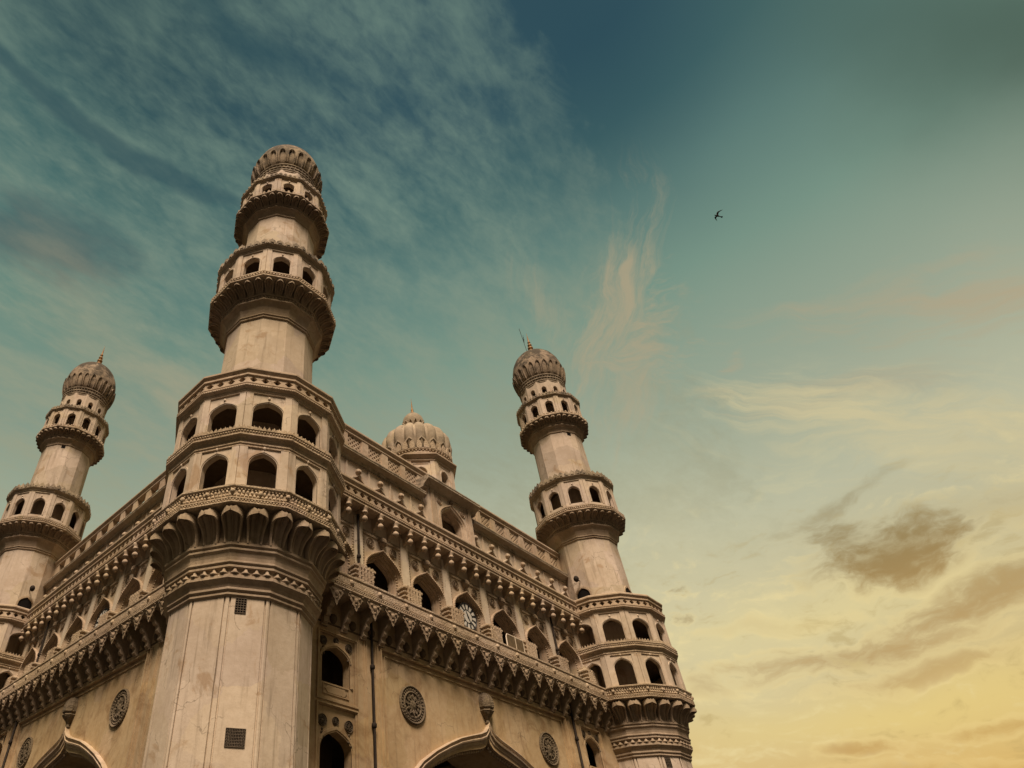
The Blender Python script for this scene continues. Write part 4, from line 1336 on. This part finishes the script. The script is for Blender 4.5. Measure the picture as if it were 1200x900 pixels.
# ------------------------------------------------------------------ clocks hung in the middle arches
def clock(M, label, cu, cz, d, yaw, tilt):
    root = bpy.data.objects.new('clock', None)
    S.collection.objects.link(root)
    root.location = M(cu, cz, d)
    tag(root, label, 'clock', 'clocks in the middle arches')
    r = .64
    F = (lambda u, v, q: M(u, v, q))
    def loc(u, v, q):
        a = Vector(M(u, v, q)) - Vector(M(0, 0, 0)); return tuple(a)
    b = MB()
    n = 40
    b.grid([[loc(r * k * cos(2 * pi * i / n), r * k * sin(2 * pi * i / n), q) for i in range(n)] for k, q in ((1.06, -.12), (1.06, .03), (1.0, .04), (.97, .01), (.02, .01))], True)
    b.build('dial', M_BLACK, root)
    # white hour blocks
    b = MB()
    for i in range(12):
        a = 2 * pi * i / 12
        c, s = cos(a), sin(a)
        pl = [(x * c - y * s, x * s + y * c) for x, y in ((.56 * r, -.07 * r), (.92 * r, -.13 * r), (.92 * r, .13 * r), (.56 * r, .07 * r))]
        b.prism(loc, pl, .012, .03)
    b.build('hour_mark', M_WHITE, root)
    b = MB()
    b.grid([[loc(r * k * cos(2 * pi * i / n), r * k * sin(2 * pi * i / n), q) for i in range(n)] for k, q in ((.46, .012), (.46, .03), (.01, .03))], True)
    b.build('centre_plate', M_WHITE, root)
    for ang, ln, wd in ((112, .36, .05), (-60, .62, .035)):
        b = MB()
        c, s = cos(R(ang)), sin(R(ang))
        pl = [(x * c - y * s, x * s + y * c) for x, y in ((-.12 * r, -wd), (ln * r, -wd * .4), (ln * r + .05, 0), (ln * r, wd * .4), (-.12 * r, wd))]
        b.prism(loc, pl, .035, .05)
        b.build('hand', M_BLACK, root)
    return root


clock(MR, 'round clock with white hour blocks in the middle arch of the right front', 13.08, 14.56, -.70, 0, 0)
clock(ML, 'round clock half hidden in the middle arch of the left front', 13.08, 14.56, -.70, 0, 0)


# ------------------------------------------------------------------ drain pipes
def pipe(M, pts, label):
    b = MB()
    P_ = [Vector(M(*p)) for p in pts]
    o0 = Vector(M(pts[-1][0], 0.0, pts[-1][2]))
    P_ = [p - o0 for p in P_]
    b.tube(P_, .055)
    o = b.build('drain_pipe', M_PIPE)
    o.location = o0
    tag(o, label, 'drain pipe', 'iron drain pipes on the fronts')
    for (p, q) in zip(P_[:-1], P_[1:]):
        L_ = (q - p).length
        if L_ < 2: continue
        k = 1
        while k * 2.05 < L_:
            x = p + (q - p) * (k * 2.05 / L_)
            c = MB()
            c.lathe([(.06, -.09), (.085, -.06), (.085, .06), (.06, .09)], 8, 0, tuple(x), smooth=True)
            c.build('pipe_collar', M_PIPE, o)
            k += 1
    return o


lowR = [(5.7, 16.9, -.42), (5.7, 12.6, -.42), (6.08, 12.34, -.2), (6.08, .12, -.2)]
pipe(MR, lowR, 'dark iron drain pipe on the right front beside the near minaret')
pipe(MR, [(19.95 + (6.08 - p[0]), p[1], p[2]) for p in lowR], 'dark iron drain pipe on the right front by the far minaret')
pipe(ML, [(19.55 + (6.08 - p[0]), p[1], p[2]) for p in lowR], 'dark iron drain pipe at the far end of the left front')

# ------------------------------------------------------------------ guard board in a gallery arch
o0 = Vector(MR(15.2, 13.17, .30))
root = bpy.data.objects.new('guard_board', None)
S.collection.objects.link(root)
root.location = o0
tag(root, 'dark board in a bent tube frame standing in the arch right of the clock', 'guard board')
L3 = lambda u, v, d: (u, -d, v)
b = MB()
b.box(L3, -.62, .62, -.45, .62, -.02, .02)
b.build('board_panel', M_BOARD, root)
b = MB()
b.tube([L3(-.68, -.5, 0), L3(-.68, .55, 0), L3(-.6, .68, 0), L3(.6, .68, 0), L3(.68, .55, 0), L3(.68, -.5, 0)], .03)
b.tube([L3(0, -.45, .03), L3(0, .66, .03)], .02)
b.build('tube_frame', M_PIER, root)

# ------------------------------------------------------------------ lamps by the minaret doors, aerial on the far finial
def lamp(loc, dirv, label):
    root = bpy.data.objects.new('flood_lamp', None)
    S.collection.objects.link(root)
    root.location = loc
    tag(root, label, 'flood lamp', 'lamps by the minaret doorways')
    d = Vector(dirv)
    b = MB()
    b.tube([(0, 0, 0), tuple(d * .3)], .03)
    b.build('lamp_arm', M_PIPE, root)
    b = MB()
    p = d * .42
    b.bead(tuple(p), .16, .2, 10, 7)
    b.build('lamp_head', M_PIPE, root)
    return root


lamp((26 - 1.9, 0, 20.0), (-1, 0, 0), 'small dark lamp above the doorway of the right minaret')
lamp((0, 26 - 1.9, 20.0), (0, -1, 0), 'small dark lamp above the doorway of the left minaret')
b = MB()
b.tube([(0, 0, 0), (-.12, .12, 3.1)], .018, 6)
for k in (1.5, 1.75, 2.0):
    b.tube([(-.22, -.12, k), (.22, .16, k)], .012, 5)
b.tube([(.22, .16, 1.4), (.22, .16, 2.1)], .012, 5)
o = b.build('aerial', M_PIPE)
o.location = (25.72, .22, 41.6)
tag(o, 'thin metal aerial beside the brass finial of the right minaret', 'aerial')

# ------------------------------------------------------------------ bird
dv = Vector((0.6626, 0.0069, 0.7490))
bx = (841 - 397.449) / 756.193; by = (253 - 517.056) / 756.193
ray = (FW + RT * bx - UP * by).normalized()
bc = CAM + ray * 62
root = MB()
fwd = (-RT * .94 + UP * .30 + FW * .1).normalized()
side = (UP * .8 + RT * .45 - FW * .5).normalized()
side = (side - fwd * side.dot(fwd)).normalized()
nrm = fwd.cross(side)
V3 = lambda x, y, z: tuple(fwd * x + side * y + nrm * z)
rows = []
for x, r in ((.36, .008), (.33, .03), (.26, .05), (.2, .05), (.1, .085), (-.02, .09), (-.16, .06), (-.26, .03), (-.30, .025)):
    rows.append([V3(x, r * cos(2 * pi * j / 8), r * .85 * sin(2 * pi * j / 8)) for j in range(8)])
root.grid(rows, True, True)
# fanned tail
root.add([V3(-.24, -.03, .012), V3(-.24, .03, .012), V3(-.52, .10, .005), V3(-.52, -.10, .005), V3(-.24, -.03, -.012), V3(-.24, .03, -.012), V3(-.52, .10, -.005), V3(-.52, -.10, -.005)],
         ((0, 1, 2, 3), (7, 6, 5, 4), (0, 3, 7, 4), (1, 5, 6, 2), (2, 6, 7, 3)))
for s, raise_ in ((1, .22), (-1, .16)):
    st = [(0.05, .04, 0.02, .20), (.10, .22, .12 + raise_ * .2, .20), (.06, .38, .16 + raise_ * .4, .18), (-.10, .56, .15 + raise_ * .4, .12), (-.26, .70, .13 + raise_ * .3, .03)]
    if s < 0: st = [(a, b_ * .72, c_, d_) for a, b_, c_, d_ in st]
    top = []
    for x, y, z, ch in st:
        top.append([V3(x + ch * .45, s * y, z), V3(x + ch * .1, s * y, z + .022), V3(x - ch * .55, s * y, z), V3(x + ch * .1, s * y, z - .012)])
    root.grid(top, True, True)
root.v = [tuple(.74 * c for c in p) for p in root.v]
bird = root.build('bird', M_BIRD)
bird.location = bc
tag(bird, 'dark bird with bent wings gliding in the open sky', 'bird')
